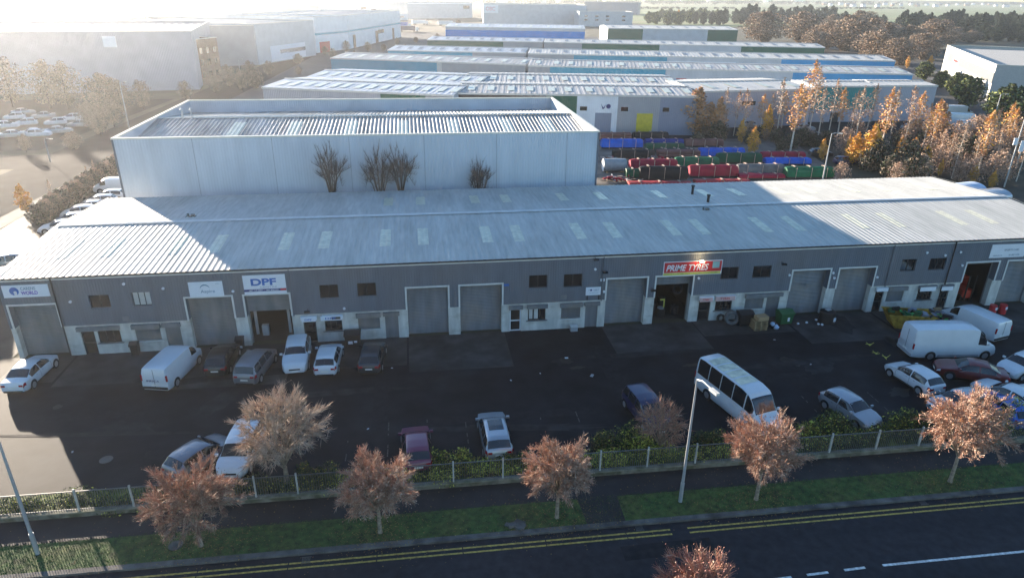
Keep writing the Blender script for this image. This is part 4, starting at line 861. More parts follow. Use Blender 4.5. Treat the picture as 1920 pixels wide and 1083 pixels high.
# skip full of rubbish
c = gp(1690,614); t = thing('waste_skip', 'yellow skip heaped with rubbish behind the long white van', 'skip', (c[0]+.6, 47.3, 0), -.25)
skm = mat('skip_yellow', (.4,.24,.03), .6, var=.4, vs=3)
mb = MB(); pr_ = [(-1.9,1.25),(-1.25,.12),(1.25,.12),(1.9,1.25)]
for sgn in (-.85,.85): mb.poly([(x,sgn,z) for x,z in pr_][::1 if sgn < 0 else -1])
for (xa,za),(xb,zb_) in zip(pr_, pr_[1:]): mb.poly([(xa,-.85,za),(xa,.85,za),(xb,.85,zb_),(xb,-.85,zb_)])
mb.box(-1.95,1.95,-.9,-.82,1.22,1.32).box(-1.95,1.95,.82,.9,1.22,1.32)
for x in (-1.2,-.4,.4,1.2): mb.box(x-.05,x+.05,-.91,-.855,.2,1.22)
mb.build('skip_body', skm, t)
mb = MB(); 
for i in range(28):
    x, y = rn.uniform(-1.6,1.6), rn.uniform(-.65,.65); mb.obox((x, y, 1.0+rn.uniform(0,.35)), rn.uniform(.2,.7), rn.uniform(.1,.5), rn.uniform(.04,.3), rn.uniform(0,3), rn.randrange(5), rn.uniform(-.5,.5))
mb.build('rubbish', [wood, black, gbin, mat('grey_rubbish', (.25,.26,.3), .8), mat('lime_rubbish', (.05,.4,.1), .6)], t)
# second load of rubbish right of the skip
mb = MB()
for i in range(70):
    x, y = rn.gauss(0,1.2), rn.gauss(0,.45); mb.obox((x, y, max(0,.5-abs(x)*.2)+rn.uniform(0,.3)), rn.uniform(.2,.8), rn.uniform(.1,.5), rn.uniform(.04,.25), rn.uniform(0,3), rn.randrange(5), rn.uniform(-.5,.5))
c = gp(1755,600); tag(mb.build('rubbish_heap', [MT['cardboard'], black, MT['lime_rubbish'], MT['grey_rubbish'], PD], None, loc=(c[0], 47.6, .05)), 'long heap of mixed rubbish with green sheets between the skip and the white van', 'rubbish heap')
for i, (px, lab) in enumerate(((1862,'red oil drum beside the grey pillar, left one of the pair'),(1883,'red oil drum further from the pillar, right one of the pair'))):
    c = G(px, 590); t = thing('oil_drum', lab, 'drum', (c.x, 48.6, 0), group='red oil drums'); MB().tube((0,0,.0),(0,0,.88),.3,n=18).tube((0,0,.29),(0,0,.32),.315,n=18).tube((0,0,.58),(0,0,.61),.315,n=18).build('drum_body', red_t, t); MB().obox((.05,-.31,.5),.2,.02,.25).build('label_plate', signw, t)
# contents of the open bays
for i, (x, y, n_) in enumerate(((20.3,52.2,5),(21.4,52.9,6),(22.3,52.0,4))):
    t = thing('tyre_stack', 'stack of black tyres inside the tyre workshop, %s' % ('near the left jamb','in the middle','near the right jamb')[i], 'tyres', (x, y, .03))
    for k in range(n_): tyre(t, .33, .22, loc=(rn.uniform(-.03,.03), rn.uniform(-.03,.03), .12+k*.22))
tyre(None, .45, .3, 'tyre with a grey wheel hanging on the workshop wall, right side', (22.3, 51.8, 2.5), (rad(85), 0, rad(-20)))
t = thing('tyre_machine', 'black and white tyre machine standing inside the tyre workshop', 'machine', (20.9, 51.7, .03)); MB().box(-.3,.3,-.3,.3,0,.75).build('machine_base', black, t); MB().tube((0,0,.75),(0,0,.82),.3,n=12).build('turntable', steel, t); MB().box(.22,.3,-.05,.05,.75,1.6).box(-.1,.3,-.04,.04,1.5,1.6).build('machine_arm', yel_t, t)
t = thing('forklift', 'red machine parked inside the dark right hand bay', 'machine', (50.6, 52.2, .03)); MB().box(-.5,.5,-.8,.8,.3,1.1).build('machine_body', mat('machine_red', (.6,.06,.03), .5), t); MB().box(-.45,-.38,-.1,.7,1.1,2.1).box(.38,.45,-.1,.7,1.1,2.1).box(-.45,.45,-.1,.7,2.1,2.16).build('cage', MT['machine_red'], t); MB().box(-.4,-.3,-1.0,-.9,.05,2.6).box(.3,.4,-1.0,-.9,.05,2.6).build('mast', black, t)
for x in (-.5,.5):
    for y in (-.55,.55): MB().tube((x-.1,y,.3),(x+.1,y,.3),.3,n=12).build('wheel', rubber, t)
t = thing('car_lift', 'pale two post lift with a white machine inside the DPF bay', 'lift', (-12.0, 52.3, .03)); MB().box(-1.4,-1.2,-.1,.1,0,3.0).box(1.2,1.4,-.1,.1,0,3.0).build('lift_post', trim, t); MB().obox((-.6,-.2,0),.5,.4,.9).build('cabinet', blind, t)
for i, (px, py, s_) in enumerate(((1630,648,1),(1642,664,.8),(1660,672,.9))):
    c = gp(px, py); t = MB(); rr = random.Random(i)
    for k in range(5): a = k*2.3; t.tube((0,0,.02+.03*k),(.35*cos(a),.2*sin(a),.03+.3*rr.random()),.03,.015,n=5)
    tag(t.build('bent_barrier', yel_t, None, loc=(c[0], c[1], .0)), 'bent yellow strapping lying in the yard, '+['nearest the skip','in the middle','nearest the white hatchback'][i], 'strapping', 'yellow strapping')

# ------------------------------------------------------------------ lamp posts
def lamp(label, x, y, h, arm, twin=False, r=.085, group='street lamps'):
    T = thing('street_lamp', label, 'street lamp', (x, y, .1), group=group)
    MB().tube((0,0,0),(0,0,1.3),.11,n=12).tube((0,0,1.3),(0,0,h),r,r*.55,n=12).build('pole', steel, T, smooth=40)
    for s_ in ((1,-1) if twin else (1,)):
        ax, ay = arm[0]*s_, arm[1]*s_; MB().path([(0,0,h-.05),(ax*.4,ay*.4,h+.12),(ax,ay,h+.1)], r*.5).build('arm', steel, T)
        MB().obox((ax*1.25, ay*1.25, h+.02), .22, .6, .12, math.atan2(ay, ax)-pi/2).build('lamp_head', mat('lamp_housing', (.6,.58,.52), .5), T)
    return T
lamp('grey street lamp on the verge in front of the minibus', *gp(1275,942), 7.9, (.25,-1.1))
lamp('grey street lamp leaning out of the picture at the bottom left', *gp(72,1040), 8.6, (.2,-1.1))
for i, (b_, top, lab) in enumerate((((1541,345),252,'slim pale lamp post at the right end of the storage yard'),((1882,352),205,'lamp post with signs among the rightmost trees'),((242,240),155,'tall hazy lamp post between the car park and the tall warehouse'),((95,305),262,'slim hazy lamp post by the junction'),((452,150),112,'small hazy lamp post by the brown trees'),((1857,246),178,'lamp post by the white factory car park'),((1664,100),82,'lamp post at the end of the third terrace'))):
    c = G(*b_); h = hgt(c.x, c.y, top); lamp(lab, c.x, c.y, h, (.9,-.3), r=.11, group='lamp posts on the estate')
c = G(1882,352); t = thing('pole_sign', 'pair of pale boxes fixed to the lamp post among the rightmost trees', 'sign', (c.x, c.y-.3, 5.5)); MB().box(-1,-.4,-.05,.05,1,2).box(.3,1.0,-.05,.05,0,1.6).build('panel', signw, t); MB().box(-.4,.3,-.03,.03,1.2,1.3).build('bracket', steel, t)

# ------------------------------------------------------------------ boundary wall, railings and hedge
WL = thing('boundary_wall', 'low concrete wall with cream coping along the footpath under the railings', 'wall', (0, 31.2, 0), math.atan(-.010))
wm = mat('mossy_wall', (.17,.155,.12), .9, var=.3, vs=2, col2=(.08,.08,.045), ms=1.2, mix=(.42,.62), bump=.3)
MB().box(-40, 100, 0, .24, 0, .36).build('wall', wm, WL); MB().box(-40, 100, -.03, .27, .36, .43).build('coping', mat('wall_coping', (.2,.19,.145), .9, var=.3, vs=2, col2=(.13,.13,.08), ms=1.5), WL)
FN = thing('railing_fence', 'grey steel railings with pale posts standing on the low concrete wall', 'fence', (0, 31.32, .43), math.atan(-.010))
fp = [(242,925),(395,915),(452,905),(555,900),(690,890),(755,880),(850,882),(943,880),(1040,870),(1125,865),(1213,860),(1302,858),(1375,850),(1550,845),(1637,835),(1716,830)]
xs = sorted(V(px, py, 31.3).x for px, py in fp); xs = [x for i, x in enumerate(xs) if i == 0 or x-xs[i-1] > 1.6]
x = xs[0]
while x > -38: x -= 2.75; xs.insert(0, x)
x = xs[-1]
while x < 95: x += 2.75; xs.append(x)
full = [xs[0]]
for a_, b_ in zip(xs, xs[1:]):
    n_ = max(1, round((b_-a_)/2.8)); full += [lerp(a_, b_, (i+1)/n_) for i in range(n_)]
for a_, b_ in zip(full, full[1:]):
    mb = MB(); mb.box(a_+.05, b_-.05, -.02, .02, .08, .12); mb.box(a_+.05, b_-.05, -.025, .025, 1.24, 1.285, 0)
    n_ = int((b_-a_)/.125)
    for i in range(1, n_): x = lerp(a_, b_, i/n_); mb.box(x-.011, x+.011, -.011, .011, .0, 1.24, skip='tb')
    mb.build('railing_panel', steel_d, FN)
    MB().box(a_-.045, a_+.045, -.045, .045, -.02, 1.4).build('post', mat('pale_post', (.4,.4,.37), .6, var=.2, vs=3), FN)

lf = [mat('leaf_green', (.055,.085,.016), .7, var=.5, vs=4), mat('leaf_yellow_lit', (.5,.5,.08), .7, var=.4, vs=4), mat('leaf_dark', (.025,.042,.014), .7, var=.4, vs=4), mat('leaf_ochre', (.22,.16,.035), .7, var=.4, vs=4)]  # yellow leaf colour brightened to paint reflected light into the hedge
def leafmesh(name, n, fn, size, mats, wts, seed=0, parent=None, jit=.5):
    rr = random.Random(seed); mb = MB(); cum = []; t = 0
    for w in wts: t += w; cum.append(t)
    for i in range(n):
        c, tone = fn(rr)
        s = size*rr.uniform(.6, 1.4); a = Vector((rr.gauss(0,1), rr.gauss(0,1), rr.gauss(0,1))).normalized(); b = a.orthogonal().normalized(); b = Matrix.Rotation(rr.uniform(0, 6.3), 3, a) @ b; d = a.cross(b)
        r = rr.uniform(0, t)+tone*t*.25; m = 0
        while m < len(cum)-1 and r > cum[m]: m += 1
        c = Vector(c); mb.poly([c-b*s, c+d*s*.5, c+b*s, c-d*s*.5], m)
    return mb.build(name, mats, parent)
def shrub(label, x, y, w, d, h, seed, wts, n=1500, size=.09, group='shrubs in the planting bed', mats=None, name='shrub', sq=.75):
    T = thing(name, label, 'shrub', (x, y, 0), group=group)
    lob = [(random.Random(seed*31+i).uniform(-w*.38,w*.38), random.Random(seed*37+i).uniform(-d*.25,d*.25), random.Random(seed*41+i).uniform(.25,.6)*h, random.Random(seed*43+i).uniform(.28,.5)) for i in range(7)]
    def fn(r):
        l_ = r.choice(lob); v = Vector((r.gauss(0,1), r.gauss(0,1), r.gauss(0,1))).normalized()*(r.random()**.35)
        return (l_[0]+v.x*w*l_[3]*.6, l_[1]+v.y*d*l_[3], max(.03, l_[2]+v.z*h*l_[3]*1.1)), r.uniform(-.5,.5)
    leafmesh('foliage', n, fn, size, mats or lf, wts, seed, T)
    mb = MB(); rr = random.Random(seed)
    for i in range(6): mb.tube((rr.uniform(-.2,.2)*w, 0, 0), (rr.uniform(-.4,.4)*w, rr.uniform(-.3,.3)*d, h*.7), .02, .008, n=4)
    mb.build('stems', mat('stem', (.1,.07,.05), .9), T); return T
SX = [(-33,1.5,'y'),(-30.4,1.7,'y'),(-27.6,1.6,'y'),(-24.6,1.3,'y'),(-21.9,1.0,'g'),(-19,.8,'g'),(-15.6,.7,'g'),(-12.4,.7,'b'),(-9.4,.8,'b'),(-6.3,.8,'g'),(-3.6,1.1,'y'),(-.9,1.2,'y'),(1.6,1.3,'y'),(4.3,.9,'y'),(6.9,.9,'g'),(9.8,1.4,'y'),(12.3,1.5,'y'),(14.8,1.3,'y'),(17.2,1.1,'y'),(19.8,.9,'g'),(22.4,1.3,'g'),(24.9,1.4,'o'),(27.4,1.4,'g'),(29.9,1.3,'g'),(32.6,1.0,'b'),(35.2,1.2,'o'),(37.8,1.4,'y'),(40.4,1.4,'y'),(43.3,1.2,'g'),(46.5,1.2,'o')]
WT = dict(y=(.32,.5,.1,.08), g=(.45,.12,.38,.05), b=(.3,.05,.55,.1), o=(.3,.25,.2,.25))  # y mix: extra yellow leaves as painted patches of reflected light
for i, (x, h, k) in enumerate(SX):
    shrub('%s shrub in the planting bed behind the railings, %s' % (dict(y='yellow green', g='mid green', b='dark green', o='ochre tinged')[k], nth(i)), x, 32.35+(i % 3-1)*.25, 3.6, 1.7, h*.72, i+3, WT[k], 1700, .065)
for i, (px, py, h, k) in enumerate(((852,868,1.5,'o'),(800,866,1.3,'g'),(975,880,.9,'g'),(1120,835,1.6,'b'),(1165,830,1.7,'g'),(1195,838,1.7,'y'),(1330,830,1.3,'b'),(1530,815,1.6,'g'),(1560,800,1.7,'g'),(1500,820,1.5,'o'),(1690,800,1.7,'g'),(1720,805,1.4,'b'),(1900,790,1.9,'y'),(590,905,1.0,'b'))):
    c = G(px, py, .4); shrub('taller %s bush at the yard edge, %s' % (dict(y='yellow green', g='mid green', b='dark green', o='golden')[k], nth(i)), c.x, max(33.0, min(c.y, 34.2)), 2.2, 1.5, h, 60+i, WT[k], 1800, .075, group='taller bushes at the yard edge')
# grass blades on the verge: one mesh nobody could count
mb = MB(); rr = random.Random(11)
for i in range(26000):
    x = rr.uniform(-30, 50); y = rl(x, rr.uniform(27.45, 29.5)); h = rr.uniform(.03,.09); a = rr.uniform(0,6.3); w_ = .014
    mb.poly([(x-w_*cos(a),y-w_*sin(a),.1),(x+w_*cos(a),y+w_*sin(a),.1),(x+rr.uniform(-.04,.04),y+rr.uniform(-.04,.04),.1+h)], 0 if rr.random() < .75 else 1)
tag(mb.build('verge_grass', [mat('blade_green', (.07,.14,.025), .8, var=.4, vs=1), mat('blade_yellow', (.13,.14,.03), .8, var=.4, vs=1)]), None, None, None, 'stuff')

# ------------------------------------------------------------------ bare trees along the street
bark = mat('pale_bark', (.28,.22,.16), .9, var=.35, vs=5, bump=.5); bark_d = mat('dark_bark', (.06,.045,.04), .9, var=.3, vs=5)
tw = {k: mat('twig_'+k, c, .75, var=.25, vs=2) for k, c in dict(rust=(.36,.18,.115), red=(.28,.11,.09), cream=(.5,.36,.27), brown=(.28,.18,.12), grey=(.36,.3,.235), dark=(.08,.068,.07), olive=(.2,.17,.09), orange=(.55,.2,.04)).items()}
def twig_tree(label, loc, H, trunk, cr, seed, pal, ntw=5200, tl=.42, tr=.1, bm=None, group='street trees', leaf=0, name='bare_tree', upright=0, tww=.013, up=.25, cz=.5, limbs=22, lean=(0, 0)):
    rr = random.Random(seed); T = thing(name, label, 'tree', (*loc, .1), rr.uniform(0, 6.3), group)
    bm = bm or bark; C_ = Vector((0, 0, trunk+(H-trunk)*cz)); R_ = Vector((cr, cr, (H-trunk)*.5))
    tk = MB(); tops = Vector((0, 0, trunk)); tk.tube((0,0,-.1),(0,0,.15), tr*1.5, tr*1.1, n=9); tk.tube((0,0,.15),tops, tr*1.1, tr*.85, n=9)
    segs = []; C_.z = trunk*.75+(H-trunk*.75)*cz; R_.z = (H-trunk*.75)*.5
    for i in range(limbs):
        ph = i*2.4+rr.uniform(-.3,.3); th = lerp(.12, 1.9-upright*1.5, ((i+.5)/limbs)**.75)
        e = C_+Vector((R_.x*sin(th)*cos(ph), R_.y*sin(th)*sin(ph), R_.z*cos(th)*.9))*.62; st = Vector((0,0,trunk*rr.uniform(.85,1.0)))+Vector((0,0,(H-trunk)*rr.uniform(0,.25)*(1 if upright else .3)))
        mid = (st+e)/2+Vector((0,0,.12*(H-trunk)*rr.uniform(-.2,1))) ; tk.tube(st, mid, tr*.5, tr*.34, n=6, cap=False); tk.tube(mid, e, tr*.34, tr*.2, n=5, cap=False)
        for j in range(5):
            a = lerp(mid, e, rr.uniform(.0,1)); v = Vector((rr.gauss(0,1), rr.gauss(0,1), rr.gauss(0,1)+up)).normalized(); out = (a-C_)
            d = (v*.8+Vector((out.x/R_.x, out.y/R_.y, out.z/R_.z))*.9); d.normalize(); b = a+Vector((d.x*R_.x, d.y*R_.y, d.z*R_.z))*rr.uniform(.3,.5)
            tk.tube(a, b, tr*.17, tr*.07, n=4, cap=False); segs.append((a, b)); segs.append((a, b))
        segs.append((mid, e))
    tk.build('trunk', bm, T, smooth=50)
    cw = MB(); k = len(pal)
    for i in range(ntw):
        a, b = rr.choice(segs); p = lerp(a, b, rr.uniform(.1, 1.05)); o_ = p-C_; o_ = Vector((o_.x/R_.x, o_.y/R_.y, o_.z/R_.z))
        d = (o_*1.1+Vector((rr.gauss(0,.42), rr.gauss(0,.42), rr.gauss(0,.42)+up*.7+upright)))
        d.normalize(); L_ = tl*rr.uniform(.5,1.3); e = p+d*L_; q = e-C_
        if (q.x/R_.x)**2+(q.y/R_.y)**2+(q.z/R_.z)**2 > 1.28+rr.uniform(-.35,.15): continue
        s = d.cross(Vector((rr.gauss(0,1), rr.gauss(0,1), rr.gauss(0,1)))).normalized()*tww; m = min(k-1, int(abs(rr.gauss(0,.55))*k/1.6))
        mid = lerp(p, e, .55)+s*rr.uniform(-2,2); cw.poly([p-s, p+s, mid+s*.8, mid-s*.8], m); cw.poly([mid-s*.8, mid+s*.8, e], m)
        if rr.random() < leaf:
            c = e; u = Vector((rr.gauss(0,1), rr.gauss(0,1), rr.gauss(0,1))).normalized()*.045; v2 = u.orthogonal().normalized()*.03; cw.poly([c-u, c+v2, c+u, c-v2], m)
    cw.build('crown', [tw[x] for x in pal], T); return T
TR = [((378,1025),5.0,1.55,2.75,'brown','russet brown street tree with a broad crown, leftmost on the verge',('brown','rust','cream','red','grey')), ((713,1000),5.1,1.55,2.3,'r','rust tinted street tree in front of the maroon car',('rust','cream','brown','grey','red')),
      ((1044,972),5.25,1.65,2.1,'r','rust tinted street tree beside the worn footpath crossing',('cream','rust','brown','rust','grey')), ((1417,938),5.65,1.85,2.45,'r','rust tinted street tree in front of the minibus',('rust','cream','brown','rust','cream')), ((1780,905),6.6,1.9,2.75,'r','large orange tinted street tree, rightmost on the verge',('rust','cream','brown','rust','orange'))]
for i, (p, H, tk_, cr, _, lab, pal) in enumerate(TR):
    twig_tree(lab, gp(*p), H, tk_, cr, 10+i, pal, 12500, .36, leaf=.25, tww=.0115, group='small round street trees on the verge')
c = G(1300, 1190); twig_tree('rust crown of a tree poking into the bottom edge of the picture', (c.x+.15, c.y), 4.1, 1.4, 2.3, 33, ('rust','red','cream','rust'), 8000, .45, leaf=.3, group='small round street trees on the verge')
c = gp(508, 925); twig_tree('tall pale grey bare tree with a dense crown behind the railings, over the wrecked car', (c[0]+.75, 33.0), 6.3, 1.0, 3.0, 50, ('grey','cream','brown','rust'), 8500, .5, tr=.13, leaf=.05, group='trees in the planting bed')
twig_tree('small sparse bare tree in front of the navy people carrier', (V(1235,850,32.8).x, 32.8), 3.9, .5, 1.9, 51, ('rust','brown','cream'), 1800, .5, tr=.08, leaf=.1, group='trees in the planting bed', tww=.014)
# bare dark trees between the two long buildings
for i, (px, top, cr, lab) in enumerate(((622,268,2.3,'dark upright bare tree, leftmost against the warehouse wall'),(712,272,2.4,'dark bare tree forming the left half of the pair on the warehouse wall'),(752,270,2.4,'dark bare tree forming the right half of the pair on the warehouse wall'),(900,296,1.7,'small dark bare tree, rightmost against the warehouse wall'))):
    x = V(px, 350, 72.7).x; H = hgt(x, 72.7, top)*1.07
    twig_tree(lab, (x, 72.7), H, H*.33, cr*1.15, 70+i, ('dark','dark','brown'), 1700, .7, tr=.16, bm=bark_d, group='bare trees between the buildings', upright=.55, tww=.009, up=.6, cz=.45, limbs=12)

# ------------------------------------------------------------------ background trees
lo = {k: mat('fol_'+k, c, .8, var=.35, vs=.6) for k, c in dict(orange=(.55,.29,.12), amber=(.66,.38,.05), pale=(.5,.33,.22), pink=(.36,.25,.19), brown=(.24,.18,.12), dbrown=(.12,.092,.062), green=(.05,.08,.025), dgreen=(.016,.032,.018), ygreen=(.22,.24,.05), grey=(.22,.19,.15)).items()}
def leaf_tree(name, H, tr0, cw, pal, seed, n=1500, size=.35, shape='round', bm=None, trunk_r=.12, stems=1, cat='tree'):
    T = thing(name, 'tree', cat); rr = random.Random(seed); tk = MB()
    lean = rr.uniform(-.04,.04)*H
    tk.tube((0,0,-.2), (lean*.5,0,H*.55), trunk_r, trunk_r*.6, n=6, cap=False); tk.tube((lean*.5,0,H*.55), (lean,0,H*.96), trunk_r*.6, trunk_r*.15, n=5, cap=False)
    lob = []
    nl = 14
    for i in range(nl):
        f = (i+.5)/nl; z = lerp(tr0, H, f)
        if shape == 'cone': w = cw*(1-f)**.8*.9+.12*cw
        elif shape == 'flame': w = cw*(sin(pi*min(1, f*.92+.05))**.8)*.85*(1.15-f*.5)
        else: w = cw*math.sqrt(max(.05, 1-(2*f-1)**2))*.85
        a = i*2.4; off = w*.45; c = Vector((lean*f+off*cos(a), off*sin(a), z)); lob.append((c, w*.62, (H-tr0)/nl*1.6+w*.2))
        tk.tube((lean*f*.8,0,z-w*.5), (c.x, c.y, c.z), trunk_r*.28, trunk_r*.08, n=4, cap=False)
    tk.build('trunk', bm or bark, T)
    def fn(r):
        l_ = r.choice(lob); v = Vector((r.gauss(0,1), r.gauss(0,1), r.gauss(0,1))).normalized()*(r.random()**.45)
        return (l_[0].x+v.x*l_[1], l_[0].y+v.y*l_[1], l_[0].z+v.z*l_[2]), r.uniform(-.6,.6)
    k = len(pal); leafmesh('crown', n, fn, size, [lo[x] for x in pal], [1.0/(i+1) for i in range(k)], seed, T); return T
LIB = {}
def proto(key, *a, **k):
    LIB[key] = (leaf_tree(*a, **k), [0]); return LIB[key]
birch_m = mat('birch_bark', (.6,.55,.47), .8, var=.2, vs=2)
proto('birch_or', 'birch_tree', 10, 3.8, 1.6, ('orange','pale','amber'), 1, 750, .14, 'flame', birch_m, .10)
proto('birch_pk', 'birch_tree', 11, 4.8, 1.7, ('pale','pink','orange'), 2, 620, .13, 'flame', birch_m, .10)
proto('birch_gr', 'birch_tree', 11, 4.0, 1.5, ('pale','grey','pink'), 3, 520, .14, 'flame', birch_m, .09)
proto('gold', 'gold_tree', 6, .6, 1.5, ('amber','orange','amber'), 4, 1700, .16, 'flame', bark, .1)
proto('bigor', 'poplar_tree', 9, .6, 2.4, ('orange','pale','orange','brown'), 5, 3000, .19, 'flame', bark, .14)
proto('scrub', 'scrub_bush', 4, .2, 2.6, ('pink','pale','brown','pink'), 6, 1500, .13, 'round', bark_d, .06, cat='bush')
proto('dscrub', 'scrub_bush', 3.5, .1, 2.6, ('dbrown','dgreen','brown','green'), 7, 1700, .2, 'round', bark_d, .06, cat='bush')
proto('brownbig', 'broadleaf_tree', 12, 1.2, 7.5, ('brown','dbrown','pale','pink'), 8, 8000, .26, 'round', bark_d, .3)
proto('pine', 'conifer_tree', 15, 1, 5.5, ('dgreen','dgreen','green'), 9, 4200, .45, 'round', bark_d, .3)
proto('greenb', 'broadleaf_tree', 10, 1, 5.5, ('green','dgreen','ygreen'), 10, 2500, .5, 'round', bark_d, .25)
proto('rustb', 'broadleaf_tree', 7, 1.2, 3.4, ('brown','dbrown','pink','brown'), 12, 4200, .13, 'round', bark_d, .15)
DES = dict(birch_or='slender birch with orange crown', birch_pk='slender birch with pinkish crown', birch_gr='slender birch with thin pale crown', gold='bright golden yellow small tree', bigor='tall dense orange tree', scrub='pinkish brown scrub bush', dscrub='dark tangled bush',
    brownbig='big rounded brown tree', pine='dark evergreen tree', greenb='green bushy tree', rustb='rust brown tree')
GH = dict(birch_or=10, birch_pk=11, birch_gr=11, gold=6, bigor=9, scrub=4, dscrub=3.5, brownbig=12, pine=15, greenb=10, rustb=7)
NT = {}
def plant(key, base, top, area, wf=1, H=None):
    c = G(*base); H = H or hgt(c.x, c.y, top); T, used = LIB[key]
    o = T if not used[0] else dup(T); used[0] = 1
    s = H/GH[key]; rr = random.Random(int(base[0]*7+base[1])); o.location = (c.x, c.y, 0); o.rotation_euler = (0, 0, rr.uniform(0, 6.3)); o.scale = (s*wf, s*wf, s); NT.setdefault((key, area), []).append((base[0], o))
BIR = [((1481,286),160,'birch_or'),((1440,245),175,'birch_pk'),((1465,240),172,'birch_or'),((1455,262),150,'birch_gr'),((1504,248),118,'birch_or'),((1515,256),130,'birch_gr'),((1533,262),165,'birch_gr'),((1552,258),150,'birch_gr'),((1570,255),168,'birch_or'),((1590,268),172,'birch_pk'),((1602,273),165,'birch_gr'),
  ((1649,290),170,'birch_or'),((1665,277),168,'birch_gr'),((1698,266),165,'birch_pk'),((1712,276),176,'birch_or'),((1727,288),195,'birch_pk'),((1740,300),190,'birch_or'),((1753,316),240,'birch_pk'),((1769,322),245,'birch_pk'),((1776,320),255,'birch_gr'),((1784,334),235,'birch_gr'),((1800,310),230,'birch_pk'),((1820,332),250,'birch_gr'),((1831,332),215,'birch_or'),
  ((1860,326),235,'birch_pk'),((1393,262),170,'birch_pk'),((1375,255),172,'birch_pk'),((1355,258),168,'birch_gr'),((1425,250),178,'birch_or'),((1620,265),160,'birch_pk'),((1885,300),205,'birch_or'),((1905,310),190,'birch_pk'),((1880,285),195,'birch_or'),((1685,300),215,'birch_pk'),((1845,300),205,'birch_pk'),((1905,340),235,'birch_gr')]
for b_, t_, k in BIR: plant(k, b_, t_, 'behind the storage yard', 1.55 if k == 'birch_or' else 1.3)
for b_, t_, k, w_ in (((1300,252),168,'bigor',2.0),((1342,258),186,'bigor',1.3),((1388,268),226,'gold',1.16),((1410,288),240,'gold',1.45),((1434,262),200,'gold',1.02),((1540,300),262,'gold',1.31),((1598,310),252,'gold',1.60),((1625,316),238,'gold',1.60),((1705,318),262,'gold',1.60),((1685,300),258,'gold',1.31),((1728,322),275,'gold',1.60),((1820,345),310,'gold',1.45),((1858,352),322,'gold',1.45),((1755,262),195,'bigor',1.5),((1700,128),106,'gold',1.3),((1742,128),105,'gold',1.45),((1850,265),210,'gold',1.31),((1585,300),255,'gold',.6),((1330,250),195,'bigor',1.1),
    ((50,398),348,'gold',1.5),((1760,330),300,'gold',1.02),((1270,45),20,'gold',1.2)): plant(k, b_, t_, 'by the estate', w_)
rs = random.Random(21)
for i in range(46):
    px = rs.uniform(1570, 1915); py = rs.uniform(262, 345); plant(rs.choice(['scrub','scrub','dscrub']), (px, py), 0, 'in the scrub belt', 1.0, H=rs.uniform(2.6,5.2))
for i in range(18):
    px = rs.uniform(1300, 1560); py = rs.uniform(250, 285); plant(rs.choice(['dscrub','scrub','dscrub']), (px, py), 0, 'in the scrub belt', 1.0, H=rs.uniform(2,3.6))
for i in range(12): plant('dscrub' if i % 3 else 'scrub', (1195+i*13, 246+rs.uniform(-3,3)), 0, 'before the yellow door unit', .7, H=rs.uniform(1.5,2.6))
# far right wood
for b_, t_ in (((1428,80),26),((1502,80),26),((1545,92),45),((1590,96),34),((1635,90),38),((1665,98),48),((1700,102),52),((1610,70),24),((1560,60),30),((1745,92),40),((1780,84),52),((1820,80),58),((1640,116),60),((1680,122),75),((1525,96),60),((1850,76),50),((1725,112),66)): plant('brownbig', b_, t_, 'at the right end of the terraces', 1.75)
for i in range(52):
    px = 1220+i*14+rs.uniform(-5,5); x = px; base = 46 if px < 1400 else 44 if px < 1560 else 56 if px < 1660 else 78; top = base-rs.uniform(24,34) if px > 1340 else base-22
    plant('pine' if px > 1300 else 'greenb', (px, base+rs.uniform(-2,2)), top, 'in the dark wood beyond the terraces', 1.25)
for i in range(26):
    px = 1680+i*9.5; plant('pine', (px, 66+rs.uniform(-6,12)), 24+rs.uniform(-4,10), 'in the dark wood beyond the terraces', 1.1)
for b_, t_ in (((1730,150),118),((1762,165),135),((1790,180),140),((1810,200),148),((1885,232),165),((1872,228),170),((1690,120),88)): plant('greenb', b_, t_, 'round the white factory', 1.3)
for i in range(14): plant('greenb', (1240+i*8, 34+rs.uniform(-2,3)), 16+rs.uniform(0,6), 'beyond the green warehouse', .9)
# left side trees
for b_, t_ in (((470,150),112),((505,142),112),((430,165),120),((455,170),128),((405,175),140),((560,120),98),((625,112),88),((650,100),74),((690,98),76),((720,95),80),((745,86),68),((780,80),66),((610,104),84),((480,165),130),((350,190),150),((270,205),150),((230,215),150),((200,215),140),((130,205),118),((95,205),115),((25,200),110),((170,245),190),((190,255),200),((140,280),245),((50,285),250),((700,110),95),((665,112),92),((760,95),80),((820,74),60),((860,48),34),((560,140),122),((215,238),185)):
    plant('rustb' if (b_[0]*3) % 4 else 'brownbig', b_, t_+4, 'on the hazy left side', 1.15)
for i in range(9): plant('rustb', (604+i*11, 185), 163, 'behind the warehouse parapet', 1.1)
# hedge strip along the left side street
for i in range(16):
    f = i/15; px, py = lerp(80, 222, f), lerp(418, 320, f); plant('scrub' if i % 2 else 'dscrub', (px, py), 0, 'in the hedge beside the side street', 1.1, H=2.4)
for b_, t_ in (((100,385),338),((168,345),312),((182,340),300)): plant('birch_gr', b_, t_, 'beside the side street')
for (key, area), lst in NT.items():
    lst.sort(key=lambda a: a[0])
    for i, (_, o) in enumerate(lst):
        o['label'] = '%s %s%s' % (DES[key], area, '' if len(lst) == 1 else ', '+(nth(i) if i < len(ORD) else 'near the right end')); o['group'] = DES[key]+'s '+area
        if not o.get('category'): o['category'] = 'tree'
